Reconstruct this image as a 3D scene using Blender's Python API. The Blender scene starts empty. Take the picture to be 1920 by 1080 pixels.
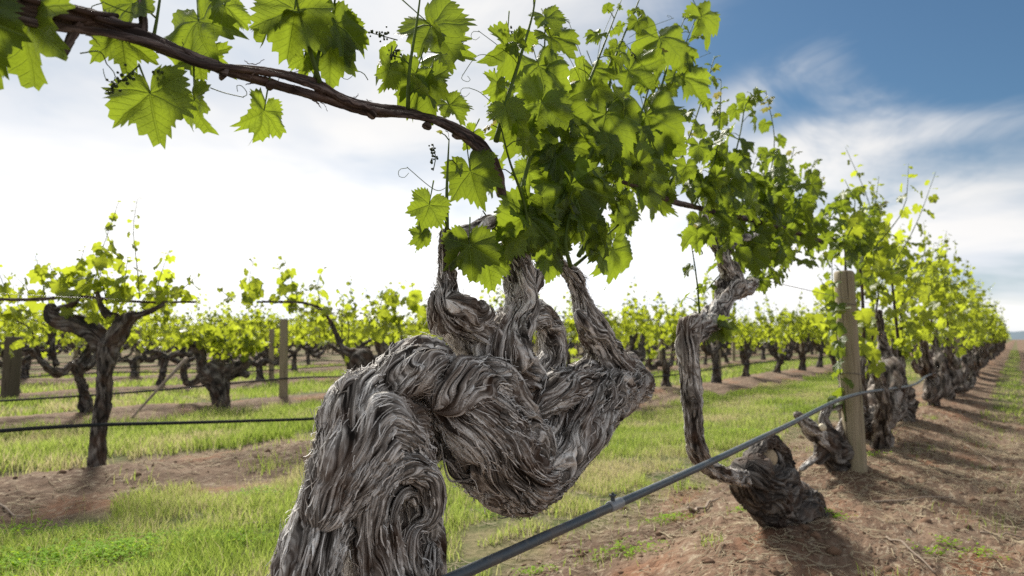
import bpy, math, random
import numpy as np
from mathutils import Vector, Matrix

# ------------------------------------------------------------------ camera, world, sun, exposure
sc = bpy.context.scene
F = 1280.0
CAMZ = 1.0
PITCH = math.atan(95.0 / F)
cam_d = bpy.data.cameras.new('camera')
cam_d.sensor_width = 36.0
cam_d.lens = 24.0
cam_d.clip_start = 0.05
cam_d.clip_end = 5000
cam_d.dof.use_dof = True
cam_d.dof.focus_distance = 1.35
cam_d.dof.aperture_fstop = 5.0
cam = bpy.data.objects.new('camera', cam_d)
sc.collection.objects.link(cam)
cam.location = (0, 0, CAMZ)
cam.rotation_euler = (math.radians(90) + PITCH, 0, 0)
sc.camera = cam

SUN_AZ = math.radians(-24.0)      # from +Y towards +X
SUN_EL = math.radians(43.0)
SUNV = Vector((math.sin(SUN_AZ) * math.cos(SUN_EL), math.cos(SUN_AZ) * math.cos(SUN_EL), math.sin(SUN_EL)))
sun_d = bpy.data.lights.new('sun', 'SUN')
sun_d.energy = 4.3
sun_d.angle = math.radians(12.0)
sun_d.color = (1.0, 0.94, 0.84)
sun = bpy.data.objects.new('sun', sun_d)
sc.collection.objects.link(sun)
sun.rotation_euler = (-SUNV).to_track_quat('-Z', 'Y').to_euler()

sc.view_settings.view_transform = 'Standard'
sc.view_settings.look = 'None'
sc.view_settings.gamma = 1
sc.view_settings.exposure = 0.95
sc.render.engine = 'CYCLES'
sc.cycles.use_denoising = False
sc.cycles.denoising_prefilter = 'ACCURATE'
sc.cycles.use_adaptive_sampling = False
sc.cycles.max_bounces = 8
sc.cycles.transparent_max_bounces = 8
sc.cycles.sample_clamp_indirect = 3.0
sc.cycles.sample_clamp_direct = 12.0


class NT:
    """tiny helper round a node tree"""
    def __init__(self, tree):
        self.t = tree
        self.n = tree.nodes
        self.l = tree.links

    def add(self, typ, **kw):
        nd = self.n.new(typ)
        for k, v in kw.items():
            setattr(nd, k, v)
        return nd

    def put(self, sock, val):
        if isinstance(val, bpy.types.NodeSocket):
            self.l.new(val, sock)
        elif val is not None:
            sock.default_value = val

    def math(self, op, a, b=None, c=None, clamp=False):
        nd = self.add('ShaderNodeMath', operation=op, use_clamp=clamp)
        self.put(nd.inputs[0], a)
        self.put(nd.inputs[1], b)
        self.put(nd.inputs[2], c)
        return nd.outputs[0]

    def vmath(self, op, a, b=None, out=0):
        nd = self.add('ShaderNodeVectorMath', operation=op)
        self.put(nd.inputs[0], a)
        self.put(nd.inputs[1], b)
        return nd.outputs[out]

    def dot(self, a, b):
        return self.vmath('DOT_PRODUCT', a, b, out='Value')

    def sep(self, v):
        nd = self.add('ShaderNodeSeparateXYZ')
        self.put(nd.inputs[0], v)
        return nd.outputs

    def comb(self, x, y, z):
        nd = self.add('ShaderNodeCombineXYZ')
        for i, v in enumerate((x, y, z)):
            self.put(nd.inputs[i], v)
        return nd.outputs[0]

    def mix(self, f, a, b, blend='MIX'):
        nd = self.add('ShaderNodeMix', data_type='RGBA', blend_type=blend)
        nd.clamp_factor = True
        self.put(nd.inputs[0], f)
        for s, v in ((nd.inputs[6], a), (nd.inputs[7], b)):
            if isinstance(v, tuple) and len(v) == 3:
                v = (*v, 1)
            self.put(s, v)
        return nd.outputs[2]

    def noise(self, vec, scale, detail=3, rough=0.55, dist=0.0):
        nd = self.add('ShaderNodeTexNoise')
        self.put(nd.inputs['Vector'], vec)
        self.put(nd.inputs['Scale'], scale)
        self.put(nd.inputs['Detail'], detail)
        self.put(nd.inputs['Roughness'], rough)
        self.put(nd.inputs['Distortion'], dist)
        return nd.outputs['Fac']

    def smooth(self, v, a, b, lo=0.0, hi=1.0):
        nd = self.add('ShaderNodeMapRange', interpolation_type='SMOOTHSTEP')
        self.put(nd.inputs[0], v)
        nd.inputs[1].default_value = a
        nd.inputs[2].default_value = b
        nd.inputs[3].default_value = lo
        nd.inputs[4].default_value = hi
        return nd.outputs[0]

    def ramp(self, f, stops):
        nd = self.add('ShaderNodeValToRGB')
        self.put(nd.inputs[0], f)
        e = nd.color_ramp.elements
        e[0].position, e[0].color = stops[0][0], (*stops[0][1], 1)
        e[1].position, e[1].color = stops[-1][0], (*stops[-1][1], 1)
        for p, c in stops[1:-1]:
            x = e.new(p)
            x.color = (*c, 1)
        return nd.outputs[0]


world = bpy.data.worlds.new('World')
sc.world = world
world.use_nodes = True
w = NT(world.node_tree)
for nd in list(w.n):
    w.n.remove(nd)
sky = w.add('ShaderNodeTexSky', sky_type='NISHITA')
sky.sun_disc = False
sky.sun_elevation = SUN_EL
sky.sun_rotation = SUN_AZ
sky.altitude = 50
sky.air_density = 1.0
sky.dust_density = 0.6
sky.ozone_density = 2.5
tc = w.add('ShaderNodeTexCoord')
dirv = w.vmath('NORMALIZE', tc.outputs['Generated'])
dx, dy, dz = w.sep(dirv)
den = w.math('ADD', w.math('MAXIMUM', dz, 0.0), 0.13)
plane = w.comb(w.math('DIVIDE', dx, den), w.math('DIVIDE', dy, den), 0.0)
# streaked cirrus running roughly left to right
st = w.add('ShaderNodeMapping')
w.put(st.inputs['Vector'], plane)
st.inputs['Rotation'].default_value = (0, 0, math.radians(-22))
st.inputs['Scale'].default_value = (0.6, 1.25, 1)
st.inputs['Location'].default_value = (3.1, 1.7, 0)
n1 = w.noise(st.outputs[0], 0.95, 5, 0.55, 0.5)
n2 = w.noise(plane, 0.9, 4, 0.5, 0.3)
# the clear patch of deep blue sits high on the right
CLEAR = Vector((0.66, 0.80, 0.50)).normalized()
clear = w.dot(dirv, tuple(CLEAR))
blue = w.smooth(clear, 0.86, 1.0)
cirr = w.math('ADD', w.math('MULTIPLY', n1, 0.75), w.math('MULTIPLY', n2, 0.35))
thr = w.math('SUBTRACT', w.math('ADD', cirr, 0.17), w.math('MULTIPLY', blue, 0.42))
low = w.smooth(dz, 0.33, 0.0)
left = w.smooth(dx, 0.1, -0.5)
thr = w.math('ADD', thr, w.math('MULTIPLY', low, 0.30))
thr = w.math('ADD', thr, w.math('MULTIPLY', left, 0.22))


def sky_blob(px, py, wa, wb, tilt):
    v = Vector(((px - 960) / F, 1.0, -(py - 540) / F + math.tan(PITCH))).normalized()
    rgt = Vector((v.y, -v.x, 0)).normalized()
    up = rgt.cross(v)
    ct, st_ = math.cos(tilt), math.sin(tilt)
    A_ = w.math('DIVIDE', w.dot(dirv, tuple(rgt * ct + up * st_)), wa)
    B_ = w.math('DIVIDE', w.dot(dirv, tuple(up * ct - rgt * st_)), wb)
    r2 = w.math('ADD', w.math('MULTIPLY', A_, A_), w.math('MULTIPLY', B_, B_))
    return w.math('EXPONENT', w.math('MULTIPLY', r2, -1.0))


n3 = w.noise(w.vmath('MULTIPLY', dirv, (1.0, 1.0, 2.0)), 4.5, 5, 0.6, 0.8)
wisps = sky_blob(1610, 165, 0.050, 0.055, 0.7)
for a_ in ((1740, 232, 0.16, 0.020, -0.05), (1520, 300, 0.14, 0.045, 0.35), (1420, 170, 0.14, 0.03, 0.5), (1800, 400, 0.22, 0.05, 0.1)):
    wisps = w.math('ADD', wisps, sky_blob(*a_))
wisps = w.math('MULTIPLY', w.math('MINIMUM', wisps, 1.2), w.smooth(n3, 0.25, 0.62, 0.45, 1.0))
thr = w.math('ADD', thr, w.math('MULTIPLY', wisps, 0.40))
thr = w.math('ADD', thr, w.math('MULTIPLY', w.math('SUBTRACT', n3, 0.5), 0.35))
mask = w.smooth(thr, 0.36, 0.98)
# clouds are brightest towards the sun
sd = w.math('MAXIMUM', w.dot(dirv, tuple(SUNV)), 0.0)
glow = w.math('POWER', sd, 5.0)
ccol = w.mix(w.smooth(n2, 0.38, 0.58), (0.82, 0.855, 0.91), (1.0, 0.99, 0.98))
cstr = w.math('ADD', w.math('ADD', 0.415, w.math('MULTIPLY', low, 0.13)), w.math('MULTIPLY', glow, 0.13))
lowglow = w.math('MULTIPLY', w.smooth(dz, 0.36, 0.0), w.smooth(sd, 0.45, 0.72))
cstr = w.math('ADD', cstr, w.math('MULTIPLY', lowglow, 0.20))
skys = w.vmath('SCALE', sky.outputs[0])
skys.node.inputs['Scale'].default_value = 0.043
skys = w.vmath('MULTIPLY', skys, (0.66, 0.86, 0.92))
cl = w.add('ShaderNodeVectorMath', operation='SCALE')
w.put(cl.inputs[0], ccol)
w.put(cl.inputs['Scale'], cstr)
final = w.mix(mask, skys, cl.outputs[0])
bg = w.add('ShaderNodeBackground')
w.put(bg.inputs['Color'], final)
bg.inputs['Strength'].default_value = 1.0
wo = w.add('ShaderNodeOutputWorld')
w.l.new(bg.outputs[0], wo.inputs[0])

# ------------------------------------------------------------------ coordinates
D = np.array([0.593, 0.805]); D = D / np.linalg.norm(D)     # along the rows
N = np.array([D[1], -D[0]])                                  # to the right of the rows
ROWP = 0.93
RSP = 4.13
ROWYAW = math.atan2(D[1], D[0])


def P(px, py, Y):
    x = (px - 960) / F
    z = -(py - 540) / F
    c, s = math.cos(PITCH), math.sin(PITCH)
    yy = c - z * s
    zz = s + z * c
    t = Y / yy
    return np.array([x * t, Y, CAMZ + zz * t])


def Yrow(px, p=ROWP):
    k = (px - 960) / F
    return p / (D[0] - D[1] * k)


def Q(px, py, off=0.0, p=ROWP):
    return P(px, py, Yrow(px, p) + off)


def QR(px, py, rpx, off=0.0, p=ROWP):
    Y = Yrow(px, p) + off
    v = P(px, py, Y)
    return (v[0], v[1], v[2], rpx / F * Y)


def RP(s, p, z=0.0):
    q = s * D + p * N
    return np.array([q[0], q[1], z])


# ------------------------------------------------------------------ numpy noise
def _h(ix, iy, iz, seed):
    h = (ix.astype(np.int64) * 374761393 + iy.astype(np.int64) * 668265263 +
         iz.astype(np.int64) * 2147483647 + seed * 974634777) & 0xffffffff
    h = ((h ^ (h >> 13)) * 1274126177) & 0xffffffff
    h = ((h ^ (h >> 16)) * 2246822519) & 0xffffffff
    return ((h ^ (h >> 15)) & 0xffffff) / float(0xffffff) * 2 - 1


def noise3(x, y, z, seed=0):
    x, y, z = np.broadcast_arrays(np.asarray(x, float), np.asarray(y, float), np.asarray(z, float))
    ix, iy, iz = np.floor(x), np.floor(y), np.floor(z)
    fx, fy, fz = x - ix, y - iy, z - iz
    ux, uy, uz = [t * t * t * (t * (t * 6 - 15) + 10) for t in (fx, fy, fz)]
    r = 0
    for a in (0, 1):
        wx = ux if a else 1 - ux
        for b in (0, 1):
            wy = uy if b else 1 - uy
            for c in (0, 1):
                wz = uz if c else 1 - uz
                r = r + wx * wy * wz * _h(ix + a, iy + b, iz + c, seed)
    return r


def fbm(x, y, z, seed=0, o=3, gain=0.5):
    r, a, f = 0, 1.0, 1.0
    for i in range(o):
        r = r + a * noise3(np.asarray(x) * f, np.asarray(y) * f, np.asarray(z) * f, seed + i * 17)
        a *= gain
        f *= 2.03
    return r


# ------------------------------------------------------------------ mesh accumulator
class MB:
    def __init__(self):
        self.V, self.A, self.T, self.polys = [], [], [], []
        self.n = 0

    def add(self, V, faces, attr=None, tone=None):
        """faces: list of int arrays (k,3) or (k,4)"""
        V = np.asarray(V, float)
        m = len(V)
        self.V.append(V)
        self.A.append(np.zeros((m, 3)) if attr is None else np.asarray(attr, float))
        if tone is None:
            tone = 0.5
        self.T.append(np.broadcast_to(np.asarray(tone, float), (m,)).copy())
        for f in faces:
            if len(f):
                self.polys.append(np.asarray(f, np.int64) + self.n)
        self.n += m

    def mesh(self, name, mats, smooth=True):
        me = bpy.data.meshes.new(name)
        V = np.concatenate(self.V)
        me.vertices.add(len(V))
        me.vertices.foreach_set('co', V.astype(np.float32).ravel())
        loops = np.concatenate([p.ravel() for p in self.polys])
        tot = np.concatenate([np.full(len(p), p.shape[1]) for p in self.polys])
        start = np.concatenate([[0], np.cumsum(tot)[:-1]])
        me.loops.add(len(loops))
        me.loops.foreach_set('vertex_index', loops.astype(np.int32))
        me.polygons.add(len(tot))
        me.polygons.foreach_set('loop_start', start.astype(np.int32))
        me.polygons.foreach_set('loop_total', tot.astype(np.int32))
        me.polygons.foreach_set('use_smooth', np.full(len(tot), smooth))
        a = me.attributes.new('flow', 'FLOAT_VECTOR', 'POINT')
        a.data.foreach_set('vector', np.concatenate(self.A).astype(np.float32).ravel())
        t = me.attributes.new('tone', 'FLOAT', 'POINT')
        t.data.foreach_set('value', np.concatenate(self.T).astype(np.float32))
        for m in (mats if isinstance(mats, (list, tuple)) else [mats]):
            me.materials.append(m)
        me.update(calc_edges=True)
        return me

    def obj(self, name, mat, parent=None, smooth=True):
        o = bpy.data.objects.new(name, self.mesh(name, mat, smooth))
        sc.collection.objects.link(o)
        if parent is not None:
            o.parent = parent
            # geometry is authored in world space: shift it to the parent's frame
            if parent_world(parent) is not None:
                o.matrix_parent_inverse = parent_world(parent).inverted()
        return o


def parent_world(o):
    m = Matrix.Identity(4)
    chain = []
    while o is not None:
        chain.append(o)
        o = o.parent
    for q in reversed(chain):
        m = m @ q.matrix_parent_inverse @ q.matrix_basis
    return m


def tag(o, label=None, cat=None, group=None, kind=None):
    if label:
        o['label'] = label
    if cat:
        o['category'] = cat
    if group:
        o['group'] = group
    if kind:
        o['kind'] = kind
    return o


def empty(name, loc, rz=0.0):
    o = bpy.data.objects.new(name, None)
    o.empty_display_size = 0.1
    sc.collection.objects.link(o)
    o.location = tuple(float(v) for v in loc)
    o.rotation_euler = (0, 0, rz)
    return o


# ------------------------------------------------------------------ curves and tubes
def resample(ctrl, step):
    c = np.asarray(ctrl, float)
    if len(c) == 2:
        c = np.vstack([c[0], (c[0] + c[1]) / 2, c[1]])
    p = np.vstack([2 * c[0] - c[1], c, 2 * c[-1] - c[-2]])
    out = []
    for i in range(1, len(p) - 2):
        t = np.linspace(0, 1, 24, endpoint=False)[:, None]
        a, b, d, e = p[i - 1], p[i], p[i + 1], p[i + 2]
        out.append(0.5 * ((2 * b) + (-a + d) * t + (2 * a - 5 * b + 4 * d - e) * t ** 2 + (-a + 3 * b - 3 * d + e) * t ** 3))
    out.append(p[-2][None])
    o = np.vstack(out)
    seg = np.linalg.norm(np.diff(o[:, :3], axis=0), axis=1)
    L = np.concatenate([[0], np.cumsum(seg)])
    n = max(3, int(L[-1] / step) + 1)
    u = np.linspace(0, L[-1], n)
    return np.stack([np.interp(u, L, o[:, k]) for k in range(o.shape[1])], 1), u


def frames(C):
    T = np.gradient(C, axis=0)
    T /= np.linalg.norm(T, axis=1)[:, None] + 1e-9
    a = np.array([0, 0, 1.0]) if abs(T[0, 2]) < 0.9 else np.array([0, 1.0, 0])
    A = np.zeros_like(C)
    v = a - T[0] * a.dot(T[0])
    A[0] = v / np.linalg.norm(v)
    for i in range(1, len(C)):
        v = A[i - 1] - T[i] * A[i - 1].dot(T[i])
        A[i] = v / (np.linalg.norm(v) + 1e-9)
    return T, A, np.cross(T, A)


def grid_faces(nu, nv, off=0):
    i = np.arange(nu - 1)[:, None]
    j = np.arange(nv)[None]
    a = i * nv + j
    b = i * nv + (j + 1) % nv
    return np.stack([a, b, b + nv, a + nv], -1).reshape(-1, 4) + off


def simple_tube(mb, ctrl, nv=6, step=0.03, tone=0.5, cap=True, fade=0.0):
    c, u = resample(ctrl, step)
    T, A, B = frames(c[:, :3])
    th = np.arange(nv) / nv * 2 * math.pi
    r = c[:, 3][:, None]
    V = c[:, None, :3] + r[..., None] * (np.cos(th)[None, :, None] * A[:, None] + np.sin(th)[None, :, None] * B[:, None])
    nu = len(c)
    fl = np.stack(np.broadcast_arrays(np.cos(th)[None] * r, np.sin(th)[None] * r, u[:, None]), -1).reshape(-1, 3)
    V = V.reshape(-1, 3)
    fc = [grid_faces(nu, nv)]
    if cap:
        V = np.vstack([V, c[0, :3], c[-1, :3]])
        fl = np.vstack([fl, [0, 0, 0], [0, 0, u[-1]]])
        j = np.arange(nv)
        fc.append(np.stack([np.full(nv, nu * nv), (j + 1) % nv, j], -1))
        fc.append(np.stack([np.full(nv, nu * nv + 1), (nu - 1) * nv + j, (nu - 1) * nv + (j + 1) % nv], -1))
    mb.add(V, fc, fl, tone)
    return c


def bark_tube(mb, ctrl, seed, step=0.0026, dv=0.00125, twist=2.0, amp=1.0, lump=0.16, fray=0, tip0=False, tip1=True, strand=0.008, flat=0.0, rings=0.0, nvmax=640, pits=0, blocky=0.0):
    """gnarled limb: fibrous ridges follow the limb, deep splits, knots, loose strips"""
    rng = np.random.default_rng(seed)
    c, u = resample(ctrl, step)
    T, A, B = frames(c[:, :3])
    nu = len(c)
    rm = c[:, 3].mean()
    nv = int(min(nvmax, max(10, 2 * math.pi * rm / dv)))
    th = (np.arange(nv) / nv * 2 * math.pi)[None]
    U = u[:, None]
    r0 = c[:, 3][:, None] * np.ones_like(th)
    L = u[-1]
    if tip1:
        d = np.clip((L - U) / (c[-1, 3] * 0.9), 0, 1)
        r0 = r0 * np.sqrt(np.clip(1 - (1 - d) ** 2, 0.0004, 1))
    if tip0:
        d = np.clip(U / (c[0, 3] * 0.9), 0, 1)
        r0 = r0 * np.sqrt(np.clip(1 - (1 - d) ** 2, 0.0004, 1))
    cx, sx = np.cos(th), np.sin(th)
    sd = seed * 13.7
    pitv = np.zeros_like(r0)
    pitt = np.zeros_like(r0)
    for _ in range(pits):
        u0, t0, R0 = rng.uniform(0.08, 0.92) * L, rng.uniform(0, 2 * math.pi), rm * rng.uniform(0.16, 0.36)
        dt = (np.mod(th - t0 + math.pi, 2 * math.pi) - math.pi) * rm
        d2 = ((U - u0) / (1.5 * R0)) ** 2 + (dt / R0) ** 2
        pitv += R0 * (0.75 * np.exp(-d2 / 2.6) - 1.15 * np.exp(-d2 * 1.3))
        pitt += np.exp(-d2 / 2.5) * np.clip(dt / R0, -2, 2) * -0.30
    wob = 0.50 * noise3(cx * 1.3 + sd, sx * 1.3, U / (rm * 1.8), seed) + 0.05 * noise3(cx * 4 + sd, sx * 4, U / (rm * 0.7), seed + 1)
    ta = th + twist * U + wob + pitt
    ca, sa = np.cos(ta) * rm, np.sin(ta) * rm
    low = noise3(cx * 1.1 + sd, sx * 1.1, U / (rm * 2.2), seed + 2) + 0.5 * noise3(ca / rm * 2.3 + sd, sa / rm * 2.3, U / (rm * 1.5), seed + 3)
    fold = 1 - np.abs(noise3(ca / rm * 1.9 + sd, sa / rm * 1.9, U / (rm * 3.5), seed + 4)) * 2.2
    r = r0 * (1 + lump * low + 0.10 * lump / 0.16 * fold) + pitv * np.clip(r0 / rm, 0, 1)
    if flat:
        r = r * (1 - flat * np.abs(sx) ** 2)
    k = amp * min(1.0, rm / 0.05)
    Us = U + 0.03 * noise3(ca / 0.009 + sd, sa / 0.009, U / 0.2, seed + 5)
    f1 = np.abs(noise3(ca / (strand * 2.4) + sd, sa / (strand * 2.4), Us / 0.13, seed + 6))
    f2 = np.abs(noise3(ca / strand + sd, sa / strand, Us / 0.055, seed + 7))
    f3 = noise3(ca / (strand * 0.5) + sd, sa / (strand * 0.5), Us / 0.022, seed + 8)
    plate = noise3(ca / 0.03 + sd, sa / 0.03, Us / 0.06, seed + 9)
    plate = np.clip(plate * 4, -1, 1)
    disp = k * (-0.0105 * np.clip(1 - f1 * 5.0, 0, 1) - 0.0030 * np.clip(1 - f2 * 2.4, 0, 1) + 0.0014 * f3 + 0.0014 * plate)
    if rings:
        disp += -k * rings * np.clip(1 - np.abs(noise3(ca / rm + sd, sa / rm, U / 0.02, seed + 21)) * 4, 0, 1)
    # patches where the bark has broken into short blocks instead of long fibres
    pa = np.clip(noise3(cx * 1.7 + sd, sx * 1.7, U / (rm * 1.1), seed + 14) * 3.0 - 0.35 + blocky, 0, 1)
    b1 = np.abs(noise3(ca / 0.014 + sd, sa / 0.014, U / 0.020, seed + 15))
    b2 = np.abs(noise3(ca / 0.007 + sd, sa / 0.007, U / 0.012, seed + 16))
    blk = k * (-0.0085 * np.clip(1 - b1 * 4.0, 0, 1) - 0.0035 * np.clip(1 - b2 * 3.0, 0, 1) + 0.0045 * noise3(ca / 0.011 + sd, sa / 0.011, U / 0.018, seed + 18))
    disp = disp * (1 - pa) + blk * pa
    endf = np.clip(r0 / (rm * 0.5), 0, 1)
    r = r + disp * endf
    pos = c[:, None, :3] + r[..., None] * (cx[..., None] * A[:, None] + sx[..., None] * B[:, None])
    tone = np.clip(0.5 + 0.34 * noise3(ca / (strand * 0.8) + sd + 40, sa / (strand * 0.8), Us / 0.06, seed + 10)
                   + 0.20 * noise3(cx * 2 + sd, sx * 2, U / 0.07, seed + 11)
                   + 0.25 * (np.clip(f2 * 3, 0, 1) - 0.6) + 0.2 * (np.clip(f1 * 4, 0, 1) - 0.8), 0, 1)
    fl = np.stack([ca, sa, Us * np.ones_like(ca)], -1).reshape(-1, 3)
    V = pos.reshape(-1, 3)
    fl = np.vstack([fl, [0, 0, 0], [0, 0, L]])
    V = np.vstack([V, c[0, :3], c[-1, :3]])
    j = np.arange(nv)
    fc = [grid_faces(nu, nv),
          np.stack([np.full(nv, nu * nv), (j + 1) % nv, j], -1),
          np.stack([np.full(nv, nu * nv + 1), (nu - 1) * nv + j, (nu - 1) * nv + (j + 1) % nv], -1)]
    mb.add(V, fc, fl, np.concatenate([tone.ravel(), [0.3, 0.3]]))
    # loose strips of bark, lying along the flow with lifted ends
    if fray:
        nrm = (cx[..., None] * A[:, None] + sx[..., None] * B[:, None])
        for q in range(fray):
            i0 = rng.integers(2, max(3, nu - 6))
            ln = rng.uniform(0.015, 0.060) * min(1.0, rm / 0.05)
            m = min(nu - 2 - i0, max(4, int(ln / step)))
            if m < 4:
                continue
            th0 = rng.uniform(0, 2 * math.pi)
            idx = i0 + np.linspace(0, m, 9).astype(int)
            sgn = twist + rng.normal(0, 1.5)
            jj = ((th0 - sgn * (u[idx] - u[i0])) / (2 * math.pi) * nv).astype(int) % nv
            base = pos[idx, jj]
            nn = nrm[idx, jj]
            t = np.linspace(0, 1, 9)
            if rng.random() < 0.5:
                t = t[::-1]
            lift = 0.0016 + rng.uniform(0.002, 0.013) * t ** 3 + 0.0015 * rng.random() * np.sin(t * 9)
            side = np.cross(T[idx], nn)
            side /= np.linalg.norm(side, axis=1)[:, None] + 1e-9
            cen = base + nn * lift[:, None] + side * (rng.normal(0, 0.005) * t ** 2)[:, None]
            wd = rng.uniform(0.0005, 0.0014) * np.sin(np.clip(t * 0.9 + 0.12, 0, 1) * math.pi) ** 0.5 + 0.0003
            nrot = nn * rng.uniform(-0.5, 0.5)
            a = cen - side * wd[:, None] + nrot * wd[:, None]
            b = cen + side * wd[:, None] - nrot * wd[:, None]
            mdl = cen + nn * 0.0009
            VV = np.stack([a, mdl, b], 1).reshape(-1, 3)
            i = np.arange(8)[:, None] * 3 + np.array([0, 1])[None]
            ff = np.stack([i, i + 1, i + 4, i + 3], -1).reshape(-1, 4)
            ff_ = ff
            mb.add(VV, [ff_], np.stack([np.repeat(ca[idx, jj], 3) + q, np.repeat(sa[idx, jj], 3), np.repeat(u[idx], 3)], -1), rng.uniform(0.45, 1.0))
    return c


# ------------------------------------------------------------------ materials
def new_mat(name):
    m = bpy.data.materials.new(name)
    m.use_nodes = True
    t = NT(m.node_tree)
    for nd in list(t.n):
        t.n.remove(nd)
    out = t.add('ShaderNodeOutputMaterial')
    return m, t, out


def attr(t, name):
    a = t.add('ShaderNodeAttribute')
    a.attribute_name = name
    return a


def principled(t, col, rough, spec=0.5, normal=None):
    b = t.add('ShaderNodeBsdfPrincipled')
    t.put(b.inputs['Base Color'], (*col, 1) if isinstance(col, tuple) and len(col) == 3 else col)
    t.put(b.inputs['Roughness'], rough)
    t.put(b.inputs['Specular IOR Level'], spec)
    if normal is not None:
        t.put(b.inputs['Normal'], normal)
    return b


def bump(t, h, dist, strength=1.0):
    b = t.add('ShaderNodeBump')
    t.put(b.inputs['Height'], h)
    b.inputs['Distance'].default_value = dist
    b.inputs['Strength'].default_value = strength
    return b.outputs[0]


def bark_mat(name, dark, mid, light, fs=220.0, ls=14.0, bd=0.003):
    m, t, out = new_mat(name)
    fl = attr(t, 'flow').outputs['Vector']
    tn = attr(t, 'tone').outputs['Fac']
    st = t.vmath('MULTIPLY', fl, (fs, fs, ls))
    n1 = t.noise(st, 1.0, 4, 0.6, 0.6)
    st2 = t.vmath('MULTIPLY', fl, (fs * 0.25, fs * 0.25, ls * 0.6))
    n2 = t.noise(st2, 1.0, 3, 0.55, 0.8)
    v = t.math('ADD', t.math('MULTIPLY', tn, 0.62), t.math('ADD', t.math('MULTIPLY', t.math('SUBTRACT', n1, 0.5), 0.9), t.math('MULTIPLY', n2, 0.42)))
    v = t.math('SUBTRACT', v, 0.03)
    col = t.ramp(v, [(0.28, dark), (0.50, mid), (0.73, light), (1.0, tuple(min(1, c * 1.25) for c in light))])
    geo = t.add('ShaderNodeNewGeometry').outputs['Position']
    big = t.noise(geo, 9.0, 3, 0.5)
    col = t.mix(t.smooth(big, 0.46, 0.66, 0, 0.75), col, t.mix(0.5, col, (0.13, 0.075, 0.048)))
    lich = t.smooth(t.noise(geo, 38.0, 4, 0.65), 0.66, 0.74, 0, 0.30)
    col = t.mix(lich, col, (0.36, 0.37, 0.33))
    h = t.math('ADD', n1, t.math('MULTIPLY', n2, 1.2))
    b = principled(t, col, 0.88, 0.22, bump(t, h, bd, 1.0))
    t.l.new(b.outputs[0], out.inputs[0])
    return m


M_BARK = bark_mat('old_bark', (0.014, 0.011, 0.009), (0.195, 0.177, 0.161), (0.74, 0.72, 0.69), fs=380.0, ls=22.0, bd=0.003)
M_BARKB = bark_mat('dark_bark', (0.014, 0.012, 0.011), (0.062, 0.054, 0.049), (0.19, 0.175, 0.16), fs=90.0, ls=9.0, bd=0.008)
M_BARKS = bark_mat('brown_bark', (0.014, 0.011, 0.009), (0.105, 0.088, 0.075), (0.33, 0.30, 0.27), fs=150.0, ls=12.0, bd=0.006)
M_CANE = bark_mat('cane_bark', (0.018, 0.013, 0.012), (0.060, 0.045, 0.042), (0.16, 0.13, 0.12), fs=500.0, ls=20.0, bd=0.0008)


def leaf_mat(name, dark, light, trans, tw=0.5, veins=True, young=(0.25, 0.22, 0.06)):
    m, t, out = new_mat(name)
    fl = attr(t, 'flow').outputs['Vector']
    tn = attr(t, 'tone').outputs['Fac']
    x, y, z = t.sep(fl)
    base = t.mix(tn, dark, light)
    tcol = t.mix(tn, tuple(c * 0.72 for c in trans), trans)
    nrm = None
    if veins:
        ax = t.math('ABSOLUTE', x)
        r = t.math('SQRT', t.math('ADD', t.math('MULTIPLY', x, x), t.math('MULTIPLY', y, y)))
        th = t.math('ARCTAN2', ax, y)
        ds = []
        for a in (0.0, 0.86, 1.82):
            dd = t.math('SUBTRACT', th, a)
            ds.append(t.math('MULTIPLY', r, t.math('ABSOLUTE', t.math('SINE', dd))))
        d = t.math('MINIMUM', t.math('MINIMUM', ds[0], ds[1]), ds[2])
        main = t.smooth(d, 0.028, 0.006)
        ch = t.math('SUBTRACT', t.math('MULTIPLY', r, 7.0), t.math('MULTIPLY', d, 8.0))
        fr = t.math('ABSOLUTE', t.math('SUBTRACT', t.math('FRACT', ch), 0.5))
        sec = t.smooth(fr, 0.10, 0.0)
        vz = t.math('MAXIMUM', main, t.math('MULTIPLY', sec, 0.45))
        cell = t.noise(fl, 16.0, 3, 0.6)
        base = t.mix(t.math('MULTIPLY', vz, 0.55), base, tuple(min(1, c * 2.1 + 0.03) for c in light))
        base = t.mix(t.smooth(cell, 0.4, 0.75, 0, 0.45), base, tuple(c * 0.75 for c in dark))
        tcol = t.mix(t.math('MULTIPLY', vz, 0.45), tcol, tuple(c * 0.55 for c in trans))
        tcol = t.mix(t.smooth(cell, 0.45, 0.75, 0, 0.4), tcol, tuple(c * 0.6 for c in trans))
        h = t.math('ADD', t.math('MULTIPLY', vz, -1.0), t.math('MULTIPLY', cell, 0.8))
        nrm = bump(t, h, 0.0016, 0.9)
        # young, bronze-tipped leaves
        yg = t.smooth(z, 0.70, 1.0)
        base = t.mix(yg, base, young)
        tcol = t.mix(yg, tcol, tuple(c * 1.3 for c in young))
    bf = t.add('ShaderNodeNewGeometry').outputs['Backfacing']
    base = t.mix(t.math('MULTIPLY', bf, 0.4), base, (0.16, 0.21, 0.10))
    pb = principled(t, base, 0.42, 0.38, nrm)
    tr = t.add('ShaderNodeBsdfTranslucent')
    t.put(tr.inputs[0], tcol)
    if nrm is not None:
        t.put(tr.inputs['Normal'], nrm)
    mx = t.add('ShaderNodeMixShader')
    mx.inputs[0].default_value = tw
    t.l.new(pb.outputs[0], mx.inputs[1])
    t.l.new(tr.outputs[0], mx.inputs[2])
    t.l.new(mx.outputs[0], out.inputs[0])
    return m


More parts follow.
